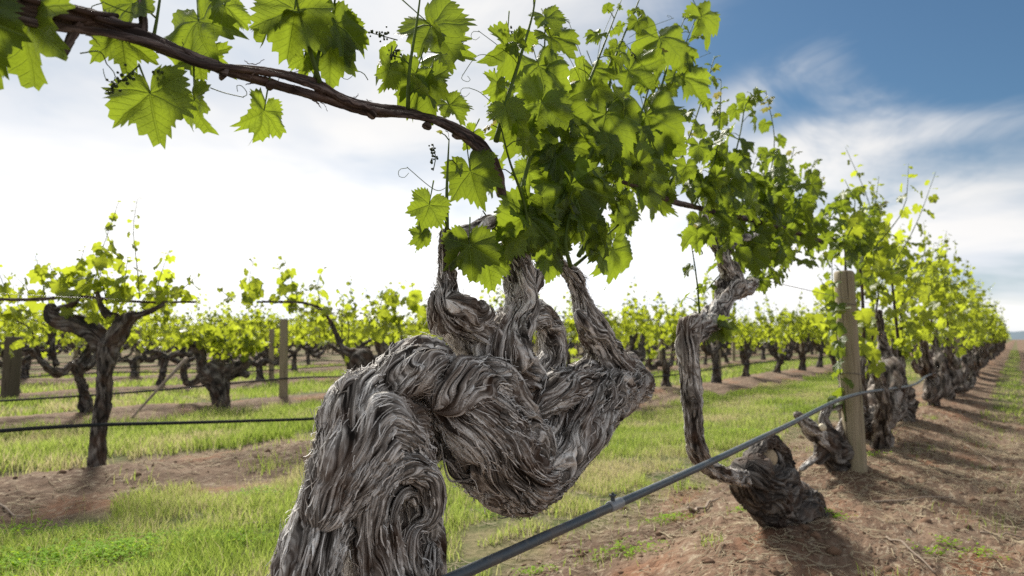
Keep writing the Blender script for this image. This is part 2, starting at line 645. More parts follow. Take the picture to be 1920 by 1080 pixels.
M_LEAF = leaf_mat('vine_leaf', (0.034, 0.068, 0.010), (0.078, 0.13, 0.02), (0.28, 0.37, 0.022), 0.48)
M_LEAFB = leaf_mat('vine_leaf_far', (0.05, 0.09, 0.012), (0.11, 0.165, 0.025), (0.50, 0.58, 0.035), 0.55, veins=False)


def plain(name, col, rough=0.6, spec=0.4, nscale=40, var=0.35, bd=0.001, trans=None):
    m, t, out = new_mat(name)
    geo = t.add('ShaderNodeNewGeometry').outputs['Position']
    n = t.noise(geo, nscale, 4, 0.6)
    tn = attr(t, 'tone').outputs['Fac']
    c = t.mix(n, tuple(x * (1 - var) for x in col), tuple(min(1, x * (1 + var)) for x in col))
    c = t.mix(1.0, c, t.mix(tn, (0.7, 0.7, 0.7), (1.0, 1.0, 1.0)), 'MULTIPLY')
    b = principled(t, c, rough, spec, bump(t, n, bd))
    if trans:
        tr = t.add('ShaderNodeBsdfTranslucent')
        t.put(tr.inputs[0], (*trans, 1))
        mx = t.add('ShaderNodeMixShader')
        mx.inputs[0].default_value = 0.4
        t.l.new(b.outputs[0], mx.inputs[1])
        t.l.new(tr.outputs[0], mx.inputs[2])
        t.l.new(mx.outputs[0], out.inputs[0])
    else:
        t.l.new(b.outputs[0], out.inputs[0])
    return m


M_SHOOT = plain('green_shoot', (0.09, 0.14, 0.03), 0.65, 0.15, 60, 0.4)
M_WIRE = plain('wire', (0.12, 0.11, 0.10), 0.5, 0.5, 80, 0.4)
M_FLOWER = plain('flower_buds', (0.035, 0.055, 0.015), 0.6, 0.3, 200, 0.4)
M_CUT = plain('cut_wood', (0.50, 0.40, 0.27), 0.8, 0.2, 120, 0.3)
M_STRAW = plain('straw', (0.50, 0.42, 0.29), 0.8, 0.2, 30, 0.35, trans=(0.3, 0.25, 0.15))
M_STICK = plain('dry_stick', (0.30, 0.24, 0.19), 0.85, 0.2, 60, 0.4)


def hose_mat():
    m, t, out = new_mat('hose_plastic')
    geo = t.add('ShaderNodeNewGeometry').outputs['Position']
    n = t.noise(geo, 60, 5, 0.65)
    n2 = t.noise(geo, 9, 3, 0.5)
    c = t.mix(t.smooth(n, 0.5, 0.75, 0, 0.7), (0.05, 0.066, 0.08), (0.15, 0.145, 0.13))
    c = t.mix(t.smooth(n2, 0.5, 0.7, 0, 0.4), c, (0.17, 0.13, 0.10))
    b = principled(t, c, t.smooth(n, 0.3, 0.7, 0.34, 0.6), 0.5, bump(t, n, 0.0006))
    t.l.new(b.outputs[0], out.inputs[0])
    return m


M_HOSE = hose_mat()
M_HOSED = plain('dusty_hose', (0.035, 0.037, 0.04), 0.9, 0.1, 40, 0.3)


def post_mat(k=1.0):
    m, t, out = new_mat('weathered_post_wood')
    fl = attr(t, 'flow').outputs['Vector']
    st = t.vmath('MULTIPLY', fl, (150, 150, 3.0))
    n = t.noise(st, 1.0, 5, 0.6, 0.4)
    n2 = t.noise(t.vmath('MULTIPLY', fl, (25, 25, 3.0)), 1.0, 3, 0.5)
    c = t.ramp(n, [(0.3, (0.16, 0.135, 0.09)), (0.5, (0.27, 0.24, 0.165)), (0.72, (0.37, 0.335, 0.24))])
    c = t.mix(t.smooth(n2, 0.45, 0.7, 0, 0.5), c, (0.22, 0.22, 0.13))
    crack = t.smooth(t.noise(t.vmath('MULTIPLY', fl, (45, 45, 1.4)), 1.0, 2, 0.5), 0.36, 0.31)
    c = t.mix(t.math('MULTIPLY', crack, 0.8), c, (0.06, 0.045, 0.03))
    c = t.mix(1.0, c, (k, k * 0.95, k * 0.95), 'MULTIPLY')
    h = t.math('SUBTRACT', t.math('MULTIPLY', n, 0.5), crack)
    b = principled(t, c, 0.8, 0.25, bump(t, h, 0.004))
    t.l.new(b.outputs[0], out.inputs[0])
    return m


M_POST = post_mat()


# ------------------------------------------------------------------ ground
def rowdist(p):
    return np.abs(np.mod(p + ROWP + RSP / 2, RSP) - RSP / 2)


def gheight(x, y):
    s = x * D[0] + y * D[1]
    p = x * N[0] + y * N[1]
    d = rowdist(p)
    h = 0.10 * np.exp(-(d / 0.48) ** 2) * (1 + 0.35 * noise3(s * 0.7, p * 0.7, 0, 5))
    right = p > -ROWP
    h = np.where(right & (p > 1.2), 0, h)
    h = h + 0.030 * noise3(s * 0.9, p * 1.4, 0, 6) * np.exp(-(np.hypot(x, y) / 60) ** 2)
    soil = np.where(right, 1.0, np.clip((1.0 - d) / 0.4, 0, 1))
    rr = np.hypot(x, y)
    near = np.exp(-(rr / 14) ** 2)
    h = h + soil * near * (0.018 * noise3(s * 3.2, p * 5, 0, 7) + 0.012 * fbm(s * 10, p * 14, 0, 8, 2) + 0.006 * fbm(s * 34, p * 42, 0, 12, 2))
    # second vine stands on its own little mound
    return h


def ground_z(x, y):
    return float(gheight(np.array([x]), np.array([y]))[0])


def ground_mat():
    m, t, out = new_mat('vineyard_ground')
    pos = t.add('ShaderNodeNewGeometry').outputs['Position']
    s = t.dot(pos, (D[0], D[1], 0))
    p = t.dot(pos, (N[0], N[1], 0))
    sp = t.comb(s, p, 0.0)
    wob = t.math('SUBTRACT', t.noise(sp, 1.6, 4, 0.6), 0.5)
    d = t.math('SUBTRACT', t.math('FLOORED_MODULO', t.math('ADD', p, ROWP + RSP / 2), RSP), RSP / 2)
    d = t.math('ABSOLUTE', d)
    dw = t.math('ADD', d, t.math('MULTIPLY', wob, 0.75))
    soil = t.smooth(dw, 1.0, 0.72)
    right = t.smooth(p, -1.0, -0.8)
    patch = t.smooth(t.noise(t.vmath('MULTIPLY', sp, (0.35, 2.4, 1)), 1.0, 3, 0.6), 0.66, 0.74, 0, 0.5)
    band = t.math('MULTIPLY', t.math('MULTIPLY', t.smooth(p, -0.42, -0.3), t.smooth(p, 0.12, 0.0)), t.smooth(s, 9.0, 14.0))
    pr = t.math('SUBTRACT', 1.0, t.math('MULTIPLY', band, 0.8))
    soil = t.mix(right, soil, pr)
    # soil colour
    stp = t.vmath('MULTIPLY', sp, (1.0, 2.2, 1))
    a = t.noise(stp, 1.3, 4, 0.6)
    b = t.noise(pos, 26, 4, 0.65)
    c = t.noise(t.vmath('MULTIPLY', sp, (3.0, 9.0, 1)), 3.0, 4, 0.65, 1.2)
    sc1 = t.mix(t.smooth(a, 0.35, 0.65), (0.100, 0.068, 0.048), (0.18, 0.127, 0.09))
    red = t.smooth(t.noise(stp, 0.9, 2, 0.5), 0.55, 0.68)
    redm = t.math('MULTIPLY', red, 0.4)
    sc1 = t.mix(redm, sc1, (0.27, 0.115, 0.058))
    md = t.math('ADD', p, ROWP)
    mred = t.math('EXPONENT', t.math('MULTIPLY', t.math('MULTIPLY', md, md), -6.0))
    sc1 = t.mix(t.math('MULTIPLY', mred, t.smooth(b, 0.35, 0.6, 0.05, 0.35)), sc1, (0.19, 0.10, 0.06))
    # bare orange clay where the mound of the near row has been cut
    pale = t.smooth(c, 0.52, 0.66, 0, 0.65)
    sc1 = t.mix(pale, sc1, (0.36, 0.305, 0.225))
    sc1 = t.mix(t.smooth(b, 0.5, 0.7, 0, 0.5), sc1, (0.10, 0.065, 0.05))
    g = t.mix(t.smooth(t.noise(sp, 2.0, 3, 0.6), 0.38, 0.62), (0.075, 0.095, 0.032), (0.18, 0.155, 0.085))
    g = t.mix(t.smooth(t.noise(pos, 30, 3, 0.6), 0.4, 0.65, 0, 0.5), g, (0.06, 0.07, 0.025))
    col = t.mix(soil, g, sc1)
    h = t.math('ADD', t.noise(pos, 55, 4, 0.7), t.math('MULTIPLY', t.noise(pos, 14, 3, 0.6), 2.0))
    bs = principled(t, col, 0.95, 0.1, bump(t, h, 0.012, 0.9))
    t.l.new(bs.outputs[0], out.inputs[0])
    return m


def build_ground():
    ang = np.concatenate([np.linspace(-48, 48, 900), np.linspace(48, 312, 120)[1:-1]])
    ang = np.radians(ang)
    r = np.concatenate([np.geomspace(0.25, 25, 520), np.geomspace(25, 2500, 90)[1:]])
    R, A = np.meshgrid(r, ang, indexing='ij')
    x = R * np.sin(A)
    y = R * np.cos(A)
    z = gheight(x.ravel(), y.ravel())
    V = np.stack([x.ravel(), y.ravel(), z], -1)
    nv = len(ang)
    f = grid_faces(len(r), nv)
    V = np.vstack([V, [0, 0, ground_z(0, 0)]])
    j = np.arange(nv)
    mb = MB()
    mb.add(V, [f[:, ::-1], np.stack([np.full(nv, len(V) - 1), (j + 1) % nv, j], -1)])
    o = mb.obj('ground', ground_mat())
    tag(o, kind='structure')


build_ground()


# far hills and treeline
def build_hills():
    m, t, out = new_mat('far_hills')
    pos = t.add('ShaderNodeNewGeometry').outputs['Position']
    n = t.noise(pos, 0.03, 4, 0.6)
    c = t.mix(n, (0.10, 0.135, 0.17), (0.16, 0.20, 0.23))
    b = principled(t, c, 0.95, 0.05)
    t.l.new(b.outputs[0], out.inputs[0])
    ang = np.radians(np.linspace(-60, 60, 400))
    mb = MB()
    rows = []
    for k, (rr, hh) in enumerate(((900, 0), (1000, 0.6), (1150, 1.0), (1300, 0.7), (1500, 0.0))):
        h = 9 + 7 * noise3(ang * 6, 0, 0, 31) + 3 * noise3(ang * 25, 0, 0, 32) + 1.5 * noise3(ang * 120, k * 1.0, 0, 33)
        rows.append(np.stack([rr * np.sin(ang), rr * np.cos(ang), np.maximum(h, 3) * hh - 0.5], -1))
    V = np.concatenate(rows)
    nv = len(ang)
    i = np.arange(4)[:, None] * nv + np.arange(nv - 1)[None]
    f = np.stack([i, i + nv, i + nv + 1, i + 1], -1).reshape(-1, 4)
    mb.add(V, [f])
    tag(mb.obj('hills', m), kind='structure')


build_hills()


# ------------------------------------------------------------------ leaves
_ctl = np.array([(0, 1.0), (9, 0.86), (20, 0.70), (27, 0.60), (33, 0.66), (41, 0.82), (49, 0.93), (58, 0.80), (68, 0.66), (77, 0.57), (86, 0.62),
                 (97, 0.70), (106, 0.74), (118, 0.66), (132, 0.60), (146, 0.56), (158, 0.50), (168, 0.38), (176, 0.16), (180, 0.05)], float)


def leaf_template(nhalf, rings, rng, teeth=True, curl=1.0):
    """x right, y towards the tip, z up; petiole joins at the origin"""
    a = np.linspace(0, 180, nhalf)
    full = np.concatenate([a, -a[1:-1][::-1]])
    wob = rng.uniform(0.93, 1.07, 2)
    r = np.interp(np.abs(full), _ctl[:, 0], _ctl[:, 1])
    deep = rng.uniform(0.35, 0.95)
    env = np.interp(np.abs(full), [0, 50, 105, 160, 180], [1.0, 0.93, 0.74, 0.5, 0.05])
    r = env - (env - r) * deep
    r = r * np.where(full > 0, wob[0], wob[1])
    if teeth:
        k = np.arange(len(full))
        saw = ((k * 1.0) % 3) / 2.0 - 0.5
        r = r * (1 + 0.135 * saw * (np.abs(full) < 165)) * (1 + 0.03 * rng.normal(size=len(full)))
    th = np.radians(full)
    fr = np.linspace(0, 1, rings + 1)[1:]
    X = np.outer(fr, r * np.sin(th))
    Y = np.outer(fr, r * np.cos(th))
    rad = np.hypot(X, Y)
    s1, s2, s3 = rng.uniform(0, 6.28, 3)
    fold = rng.uniform(0.10, 0.45) * curl
    droop = rng.uniform(0.05, 0.40) * curl
    TH = th[None] * np.ones_like(X)
    # each lobe is a shallow V between the veins
    vd = np.minimum(np.minimum(np.abs(np.sin(np.abs(TH))), np.abs(np.sin(np.abs(TH) - 0.86))), np.abs(np.sin(np.abs(TH) - 1.82)))
    Z = fold * np.abs(X) - droop * rad ** 2 + 0.16 * curl * rad * vd * 1.5
    Z += 0.035 * curl * np.sin(X * 9 + s2) * np.sin(Y * 8 + s1) + 0.09 * curl * rad ** 2 * np.sin(TH * 5 + s1) + 0.04 * curl * rad ** 2 * np.sin(TH * 9 + s2) + 0.10 * curl * X * np.sin(Y * 3 + s3)
    V = np.vstack([[0, 0, 0], np.stack([X, Y, Z], -1).reshape(-1, 3)])
    n = len(full)
    j = np.arange(n)
    tris = np.stack([np.zeros(n, int), 1 + (j + 1) % n, 1 + j], -1)
    quads = []
    for k in range(rings - 1):
        b = 1 + k * n
        quads.append(np.stack([b + j, b + (j + 1) % n, b + n + (j + 1) % n, b + n + j], -1))
    return V, [tris] + quads


rngT = np.random.default_rng(77)
TPL = [leaf_template(52, 6, rngT, True, rngT.uniform(0.9, 1.7)) for _ in range(18)]
TPL_MID = [leaf_template(20, 2, rngT, True, 1.0) for _ in range(10)]
TPL_LOW = [leaf_template(8, 1, rngT, False, 1.2) for _ in range(8)]


def norm(v):
    v = np.asarray(v, float)
    return v / (np.linalg.norm(v) + 1e-9)


def add_leaf(mb, at, tip, nrm, size, rng, tpl=TPL, tone=None, young=0.0):
    """size = blade width in metres"""
    V, fc = tpl[rng.integers(len(tpl))]
    T = norm(tip)
    Z = np.asarray(nrm, float)
    Z = norm(Z - T * Z.dot(T))
    X = np.cross(T, Z)
    s = size / 1.42
    W = np.asarray(at) + s * (V[:, :1] * X + V[:, 1:2] * T + V[:, 2:3] * Z)
    fl = np.stack([V[:, 0], V[:, 1], np.full(len(V), young)], -1)
    mb.add(W, fc, fl, rng.random() if tone is None else tone)


def rand_orient(rng, out=None, droop=0.8):
    az = rng.uniform(0, 2 * math.pi)
    o = np.array([math.cos(az), math.sin(az), 0])
    if out is not None:
        o = norm(o * 0.6 + np.asarray(out))
    T = norm(o * rng.uniform(0.25, 0.9) + np.array([0, 0, -droop]) * rng.uniform(0.4, 1.2) + rng.normal(0, 0.25, 3))
    Nn = norm(np.array([0, 0, 0.75]) + o * 0.6 + rng.normal(0, 0.4, 3))
    return T, Nn, o


def shoot_with_leaves(mbs, mbl, pts, r0, r1, rng, spacing=0.055, leaf=0.10, tpl=TPL, start=0.15, nv=7, petiole=0.05, tones=None, step=0.02, mbpet=None, tipyoung=True):
    ctrl = [(*p, r0 + (r1 - r0) * i / (len(pts) - 1)) for i, p in enumerate(pts)]
    c = simple_tube(mbs, ctrl, nv, step)
    L = np.concatenate([[0], np.cumsum(np.linalg.norm(np.diff(c[:, :3], axis=0), axis=1))])
    tot = L[-1]
    d = tot * start
    k = 0
    az = rng.uniform(0, 6.28)
    while d < tot:
        f = d / tot
        at = np.array([np.interp(d, L, c[:, i]) for i in range(3)])
        az += math.pi + rng.normal(0, 0.5)
        o = np.array([math.cos(az), math.sin(az), 0])
        sz = leaf * (1.0 if f < 0.55 else 1.0 - (f - 0.55) / 0.45 * 0.8) * rng.uniform(0.75, 1.15)
        pl = petiole * rng.uniform(0.6, 1.3) * (sz / leaf) ** 0.5
        e = at + o * pl * 0.85 + np.array([0, 0, pl * rng.uniform(0.0, 0.6)])
        if mbpet is not None:
            md = (at + e) / 2 + np.array([0, 0, pl * 0.12])
            simple_tube(mbpet, [(*at, 0.0016), (*md, 0.0013), (*e, 0.0011)], 5, 0.02, cap=False)
        T, Nn, _ = rand_orient(rng, o * 1.2, 0.9)
        yg = 0.0
        if f > 0.82:
            T = norm(T + np.array([0, 0, 0.9]))
            yg = rng.uniform(0.5, 1.0) if tipyoung else 0
        add_leaf(mbl, e, T, Nn, sz, rng, tpl, young=yg)
        d += spacing * (1.0 if f < 0.7 else 0.55) * rng.uniform(0.8, 1.25)
        k += 1
    return c


def tendril(mb, a, b, rng, r=0.0009, curl=0.02):
    a = np.asarray(a); b = np.asarray(b)
    pts = [a, a * 0.6 + b * 0.4 + rng.normal(0, 0.01, 3), b]
    d = norm(b - a)
    s = norm(np.cross(d, [0.3, 1, 0.1]))
    for k in range(5):
        t = k / 4 * 4.5
        pts.append(b + curl * (1 - k / 6) * (d * math.sin(t) + s * (1 - math.cos(t))))
    simple_tube(mb, [(*p, r * (1 - 0.5 * i / len(pts))) for i, p in enumerate(pts)], 5, 0.006)


def ball(mb, c, r, tone=0.5):
    V = []
    for (z, k) in ((1, 1), (0.5, 6), (-0.5, 6), (-1, 1)):
        rr = math.sqrt(max(0, 1 - z * z))
        for i in range(k):
            a = i / k * 6.283 + z
            V.append((rr * math.cos(a), rr * math.sin(a), z))
    V = np.array(V) * r + np.asarray(c)
    j = np.arange(6)
    t1 = np.stack([np.zeros(6, int), 1 + j, 1 + (j + 1) % 6], -1)
    q = np.stack([1 + j, 7 + j, 7 + (j + 1) % 6, 1 + (j + 1) % 6], -1)
    t2 = np.stack([np.full(6, 13), 7 + (j + 1) % 6, 7 + j], -1)
    mb.add(V, [t1, q, t2], tone=tone)


def flower_cluster(a, b, rng, parent, n=26, spread=0.006):
    mb = MB()
    a = np.asarray(a); b = np.asarray(b)
    simple_tube(mb, [(*a, 0.0012), (*((a + b) / 2 + rng.normal(0, 0.002, 3)), 0.001), (*b, 0.0008)], 5, 0.01)
    for i in range(n):
        t = 0.25 + 0.75 * i / n
        ball(mb, a + (b - a) * t + rng.normal(0, spread * (1.2 - 0.6 * t), 3), rng.uniform(0.0018, 0.0032))
    return mb.obj('flower_cluster', M_FLOWER, parent)


# ------------------------------------------------------------------ the big gnarled vine
def hero():
    b0 = P(560, 1650, 1.14)
    root = empty('grapevine', (b0[0], b0[1], ground_z(b0[0], b0[1])))
    tag(root, 'huge gnarled grapevine, twisted silvery shredding trunk closest to the camera, cane arching overhead', 'grapevine', 'old grapevines planted in rows')
    bpy.context.view_layer.update()

    def limb(name, lst, seed, **kw):
        mb = MB()
        for i, (ctrl, k) in enumerate(lst):
            kk = dict(kw)
            kk.update(k)
            bark_tube(mb, ctrl, seed + i * 31, **kk)
        return mb.obj(name, M_BARK, root)

    q = QR
    # lower trunk: fibrous stem, the folded barrel above it and the curled burl
    limb('trunk', [
        ([q(545, 1700, 110, -0.02), q(550, 1400, 80, 0), q(562, 1180, 66, 0), q(574, 1070, 61, 0.01), q(600, 990, 56, 0.03), q(640, 910, 56, 0.06)],
         dict(fray=390, lump=0.10, twist=0.4, strand=0.0040)),
        # barrel: fibres sweep up from the lower left, over the top and down on the right
        ([q(590, 1000, 34, 0.0), q(612, 948, 54, 0.0), q(648, 885, 78, 0.0), q(688, 828, 90, 0.01), q(724, 828, 68, 0.0), q(758, 856, 48, -0.01), q(788, 884, 33, -0.02), q(800, 905, 22, -0.02)],
         dict(fray=495, lump=0.12, pits=3, twist=1.0, tip0=True, strand=0.0040, amp=1.1)),
        ([q(640, 900, 40, 0.02), q(648, 830, 46, 0.02), q(655, 775, 50, 0.03), q(682, 740, 46, 0.05), q(728, 742, 44, 0.06)],
         dict(fray=180, pits=4, lump=0.16, twist=2.0, tip0=True, strand=0.005)),
        # core behind the burl
        ([q(735, 1300, 110, 0.14), q(730, 1100, 100, 0.13), q(735, 1000, 90, 0.11), q(745, 930, 64, 0.07), q(742, 880, 40, 0.05)],
         dict(fray=60, lump=0.12, twist=1.0, tip0=True)),
        # the burl: folded ribs curling round a dark eye
        ([q(750, 1300, 56, 0.01), q(728, 1160, 48, 0.0), q(702, 1070, 37, -0.02), q(692, 985, 33, -0.04), q(702, 918, 33, -0.055), q(742, 876, 33, -0.06), q(790, 888, 33, -0.055), q(808, 930, 30, -0.045), q(796, 968, 26, -0.03), q(768, 984, 17, -0.01)],
         dict(fray=165, lump=0.06, twist=0.3, strand=0.0055, amp=1.25)),
        ([q(772, 1300, 50, 0.0), q(762, 1160, 42, -0.01), q(744, 1085, 31, -0.03), q(733, 1020, 24, -0.04), q(729, 968, 19, -0.05), q(745, 930, 17, -0.05), q(770, 924, 14, -0.045), q(780, 945, 10, -0.04)],
         dict(fray=75, lump=0.06, twist=0.3, strand=0.0050, amp=1.25)),
        ([q(795, 1300, 50, -0.01), q(792, 1170, 42, -0.02), q(782, 1100, 30, -0.035), q(768, 1050, 24, -0.04), q(768, 1008, 19, -0.04), q(786, 990, 12, -0.03)],
         dict(fray=75, lump=0.07, twist=0.3, strand=0.0050, amp=1.25)),
        ([q(812, 1260, 44, 0.0), q(812, 1150, 36, -0.01), q(806, 1090, 26, -0.03), q(803, 1048, 21, -0.03), q(810, 1018, 12, -0.02)],
         dict(fray=75, lump=0.1, twist=0.3, strand=0.0050, amp=1.2)),
        # dark recess between the barrel and the shoulder
        ([q(735, 745, 40, 0.10), q(778, 785, 54, 0.10), q(808, 828, 42, 0.09), q(815, 868, 20, 0.09)],
         dict(fray=20, lump=0.2, twist=1.0, tip0=True)),
        # knuckles on top
        ([q(722, 742, 30, 0.03), q(752, 712, 44, 0.01), q(788, 692, 44, 0.0), q(822, 706, 30, 0.01)],
         dict(fray=110, lump=0.22, twist=9.0, tip0=True, strand=0.004, amp=1.4, pits=3, blocky=0.3)),
        ([q(700, 760, 20, 0.02), q(730, 768, 34, 0.01), q(768, 790, 32, 0.01), q(795, 822, 22, 0.02)],
         dict(fray=60, lump=0.25, twist=4.0, tip0=True, strand=0.004, amp=1.4, pits=2, blocky=0.4)),
        # upper knob and ridge
        ([q(700, 745, 30, 0.07), q(735, 712, 38, 0.06), q(775, 694, 44, 0.05), q(812, 700, 44, 0.03), q(850, 735, 44, 0.02)],
         dict(fray=210, pits=4, lump=0.25, twist=6.0, tip0=True, strand=0.0040, amp=1.3)),
        ([q(640, 735, 18, 0.02), q(668, 718, 20, 0.03), q(712, 712, 20, 0.04), q(745, 700, 16, 0.04)],
         dict(fray=135, lump=0.3, twist=3.0, tip0=True, strand=0.0037, amp=1.3)),
    ], 11)
    # the hanging shoulder: over the hump, down to the hanging elbow and up to the right
    limb('shoulder', [
        ([q(806, 700, 30, 0.03), q(836, 728, 52, 0.01), q(872, 765, 70, -0.01), q(908, 812, 80, -0.02), q(948, 862, 76, -0.03), q(982, 893, 66, -0.03), q(1012, 895, 50, -0.02)],
         dict(fray=570, pits=4, lump=0.12, twist=1.6, tip0=True, strand=0.0038, amp=1.2)),
        ([q(940, 900, 40, -0.01), q(985, 890, 58, -0.02), q(1025, 862, 62, -0.02), q(1060, 808, 62, -0.01), q(1100, 762, 56, 0.01), q(1150, 730, 46, 0.02), q(1190, 726, 32, 0.03), q(1216, 734, 15, 0.03)],
         dict(fray=570, pits=4, lump=0.18, twist=3.5, tip0=True, strand=0.0037, amp=1.3)),
        ([q(812, 770, 30, -0.03), q(845, 732, 46, -0.05), q(890, 722, 48, -0.055), q(925, 752, 38, -0.05), q(935, 790, 22, -0.05)],
         dict(fray=110, lump=0.22, twist=7.0, tip0=True, strand=0.004, amp=1.4, pits=3)),
        ([q(868, 700, 28, -0.02), q(905, 712, 40, -0.04), q(945, 745, 42, -0.05), q(975, 800, 44, -0.05), q(1000, 850, 40, -0.05), q(1020, 900, 26, -0.04)],
         dict(fray=225, pits=4, lump=0.25, twist=2.5, tip0=True, strand=0.0040, amp=1.4)),
        ([q(1000, 775, 26, -0.01), q(1035, 742, 36, -0.02), q(1075, 722, 36, -0.02), q(1120, 700, 28, 0.0)],
         dict(fray=150, lump=0.15, twist=1.5, tip0=True, strand=0.0040, amp=1.2)),
        ([q(930, 905, 20, -0.02), q(958, 932, 24, -0.02), q(990, 945, 20, -0.02), q(1025, 925, 16, -0.01)],
         dict(fray=225, lump=0.2, twist=2.0, tip0=True)),
        ([q(905, 775, 30, -0.05), q(905, 768, 26, -0.085), q(908, 764, 14, -0.095)],
         dict(fray=20, lump=0.3, twist=12.0, tip0=True, strand=0.005, amp=1.5, pits=2)),
        ([q(1085, 800, 26, -0.03), q(1092, 792, 24, -0.055), q(1096, 788, 12, -0.065)],
         dict(fray=20, lump=0.3, twist=14.0, tip0=True, strand=0.005, amp=1.5, pits=2, blocky=0.4)),
        ([q(1180, 700, 22, 0.02), q(1195, 722, 24, 0.02), q(1208, 745, 14, 0.02)],
         dict(fray=60, lump=0.3, twist=2.0, tip0=True)),
    ], 131)
    # arms
    limb('arm', [
        ([q(985, 770, 52, 0.10), q(955, 700, 56, 0.09), q(912, 652, 42, 0.08), q(874, 614, 33, 0.06), q(846, 592, 34, 0.04), q(830, 565, 25, 0.03), q(836, 535, 18, 0.04), q(836, 500, 15, 0.04), q(838, 460, 16, 0.03), q(846, 434, 23, 0.03)],
         dict(fray=300, pits=5, blocky=0.35, lump=0.34, twist=4, tip0=True, strand=0.0045, amp=1.6)),
        ([q(835, 560, 18, 0.0), q(868, 585, 30, 0.02), q(900, 590, 24, 0.03), q(912, 570, 15, 0.03)],
         dict(fray=45, lump=0.25, twist=3, tip0=True)),
        ([q(846, 445, 17, 0.03), q(885, 436, 15, 0.03), q(926, 410, 14, 0.02)],
         dict(fray=18, lump=0.15, twist=3, tip0=True, amp=0.7)),
    ], 231)
    limb('arm', [
        ([q(940, 720, 44, 0.05), q(938, 660, 44, 0.03), q(962, 605, 34, 0.03), q(976, 560, 31, 0.03), q(970, 510, 30, 0.04), q(958, 465, 24, 0.05), q(965, 430, 14, 0.05)],
         dict(fray=300, pits=5, blocky=0.35, lump=0.32, twist=4, tip0=True, strand=0.0045, amp=1.6)),
        ([q(968, 560, 20, 0.02), q(995, 530, 22, 0.01), q(1005, 505, 14, 0.01)],
         dict(fray=30, lump=0.3, twist=3, tip0=True)),
        ([q(985, 750, 32, 0.12), q(968, 700, 26, 0.11), q(950, 660, 22, 0.09)],
         dict(fray=30, lump=0.3, twist=3, tip0=True)),
    ], 331)
    limb('arm', [
        ([q(965, 590, 26, 0.05), q(1008, 590, 27, 0.06), q(1034, 622, 26, 0.08), q(1036, 670, 27, 0.09), q(1010, 720, 32, 0.10), q(985, 760, 34, 0.11)],
         dict(fray=180, lump=0.28, twist=5, tip0=True, strand=0.0045, amp=1.4)),
    ], 431)
    limb('arm', [
        ([q(1180, 735, 30, 0.05), q(1150, 690, 36, 0.05), q(1122, 640, 32, 0.04), q(1098, 590, 24, 0.03), q(1088, 555, 17, 0.03), q(1075, 522, 15, 0.03), q(1050, 490, 8, 0.03), q(1035, 460, 5, 0.03)],
         dict(fray=240, pits=5, blocky=0.35, lump=0.24, twist=3, tip0=True, strand=0.0045, amp=1.4)),
        ([q(1120, 640, 16, 0.02), q(1092, 598, 14, 0.0), q(1080, 582, 9, 0.0)],
         dict(fray=12, lump=0.3, twist=3, tip0=True)),
        ([q(1105, 790, 40, 0.03), q(1150, 750, 40, 0.05), q(1180, 705, 34, 0.05), q(1165, 670, 18, 0.05)],
         dict(fray=90, lump=0.2, twist=3, tip0=True)),
    ], 531)
    # ragged roots of bark hanging under the shoulder
    rng = np.random.default_rng(5)
    mb = MB()
    for k in range(16):
        x0 = rng.uniform(825, 850)
        pts = [q(x0, rng.uniform(830, 868), 1.6, 0.0), q(x0 + 14, 882 + rng.uniform(-14, 14), 1.8, 0.0), q(x0 + 38, 902 + rng.uniform(-16, 8), 1.8, -0.005), q(900 + rng.uniform(-10, 18), 896 + rng.uniform(-14, 10), 1.2, -0.01)]
        simple_tube(mb, pts, 6, 0.006, rng.uniform(0.2, 0.7))
    mb.obj('bark_strips', M_BARK, root)

    # overhead cane: a few canes wound round the wire
    cane_main = [(-160, -25, 24), (-40, 5, 25), (60, 20, 24), (170, 38, 20), (270, 72, 15), (340, 100, 14), (420, 130, 11), (520, 160, 9), (610, 185, 9), (690, 210, 8), (780, 216, 8), (850, 238, 9), (900, 270, 10), (930, 315, 10), (942, 372, 10)]
    cane_b = [(-120, 40, 9), (0, 32, 9), (100, 50, 9), (200, 62, 8), (290, 84, 8), (370, 118, 8), (440, 128, 7), (520, 140, 6), (600, 165, 7), (650, 190, 7), (720, 210, 6), (800, 222, 6), (860, 250, 7), (905, 290, 7), (935, 330, 6), (945, 360, 5)]
    cane_c = [(420, 124, 5), (500, 132, 6), (590, 152, 6), (640, 180, 5), (700, 198, 6), (760, 206, 6), (820, 228, 5), (870, 258, 5), (900, 292, 4)]
    mb = MB()
    for cn, off in ((cane_main, 0.0), (cane_b, -0.012), (cane_c, 0.010)):
        ctrl = [q(x, y, r, off) for x, y, r in cn]
        bark_tube(mb, ctrl, 700 + len(cn), step=0.004, dv=0.0015, twist=3, amp=0.5, lump=0.10, strand=0.006, tip1=True, fray=20, nvmax=60)
    for (x, y, r) in ((300, 85, 15), (418, 137, 13), (505, 160, 10), (598, 168, 11), (695, 212, 11), (800, 236, 7), (858, 252, 9), (915, 300, 10)):
        bark_tube(mb, [q(x - 8, y - 3, r * 0.7, -0.006), q(x, y, r, -0.006), q(x + 9, y + 5, r * 0.7, -0.006)], 900 + x, step=0.004, dv=0.002, tip0=True, amp=0.5, lump=0.3)
    bark_tube(mb, [q(150, 45, 9, -0.01), q(132, 75, 8, -0.01), q(118, 105, 7, -0.012)], 999, step=0.004, dv=0.002, amp=0.5, nvmax=60)
    bark_tube(mb, [q(268, 70, 8, -0.005), q(268, 30, 8, 0), q(268, -30, 8, 0)], 998, step=0.004, dv=0.002, amp=0.5, nvmax=60)
    for (x, y) in ((150, 20), (60, 2), (110, 30), (200, 40)):
        simple_tube(mb, [q(x - 60, y - 25, 5, 0.01), q(x, y, 6, -0.02), q(x + 70, y + 10, 5, 0.0)], 8, 0.01, 0.3)
    mb.obj('cane', M_CANE, root)

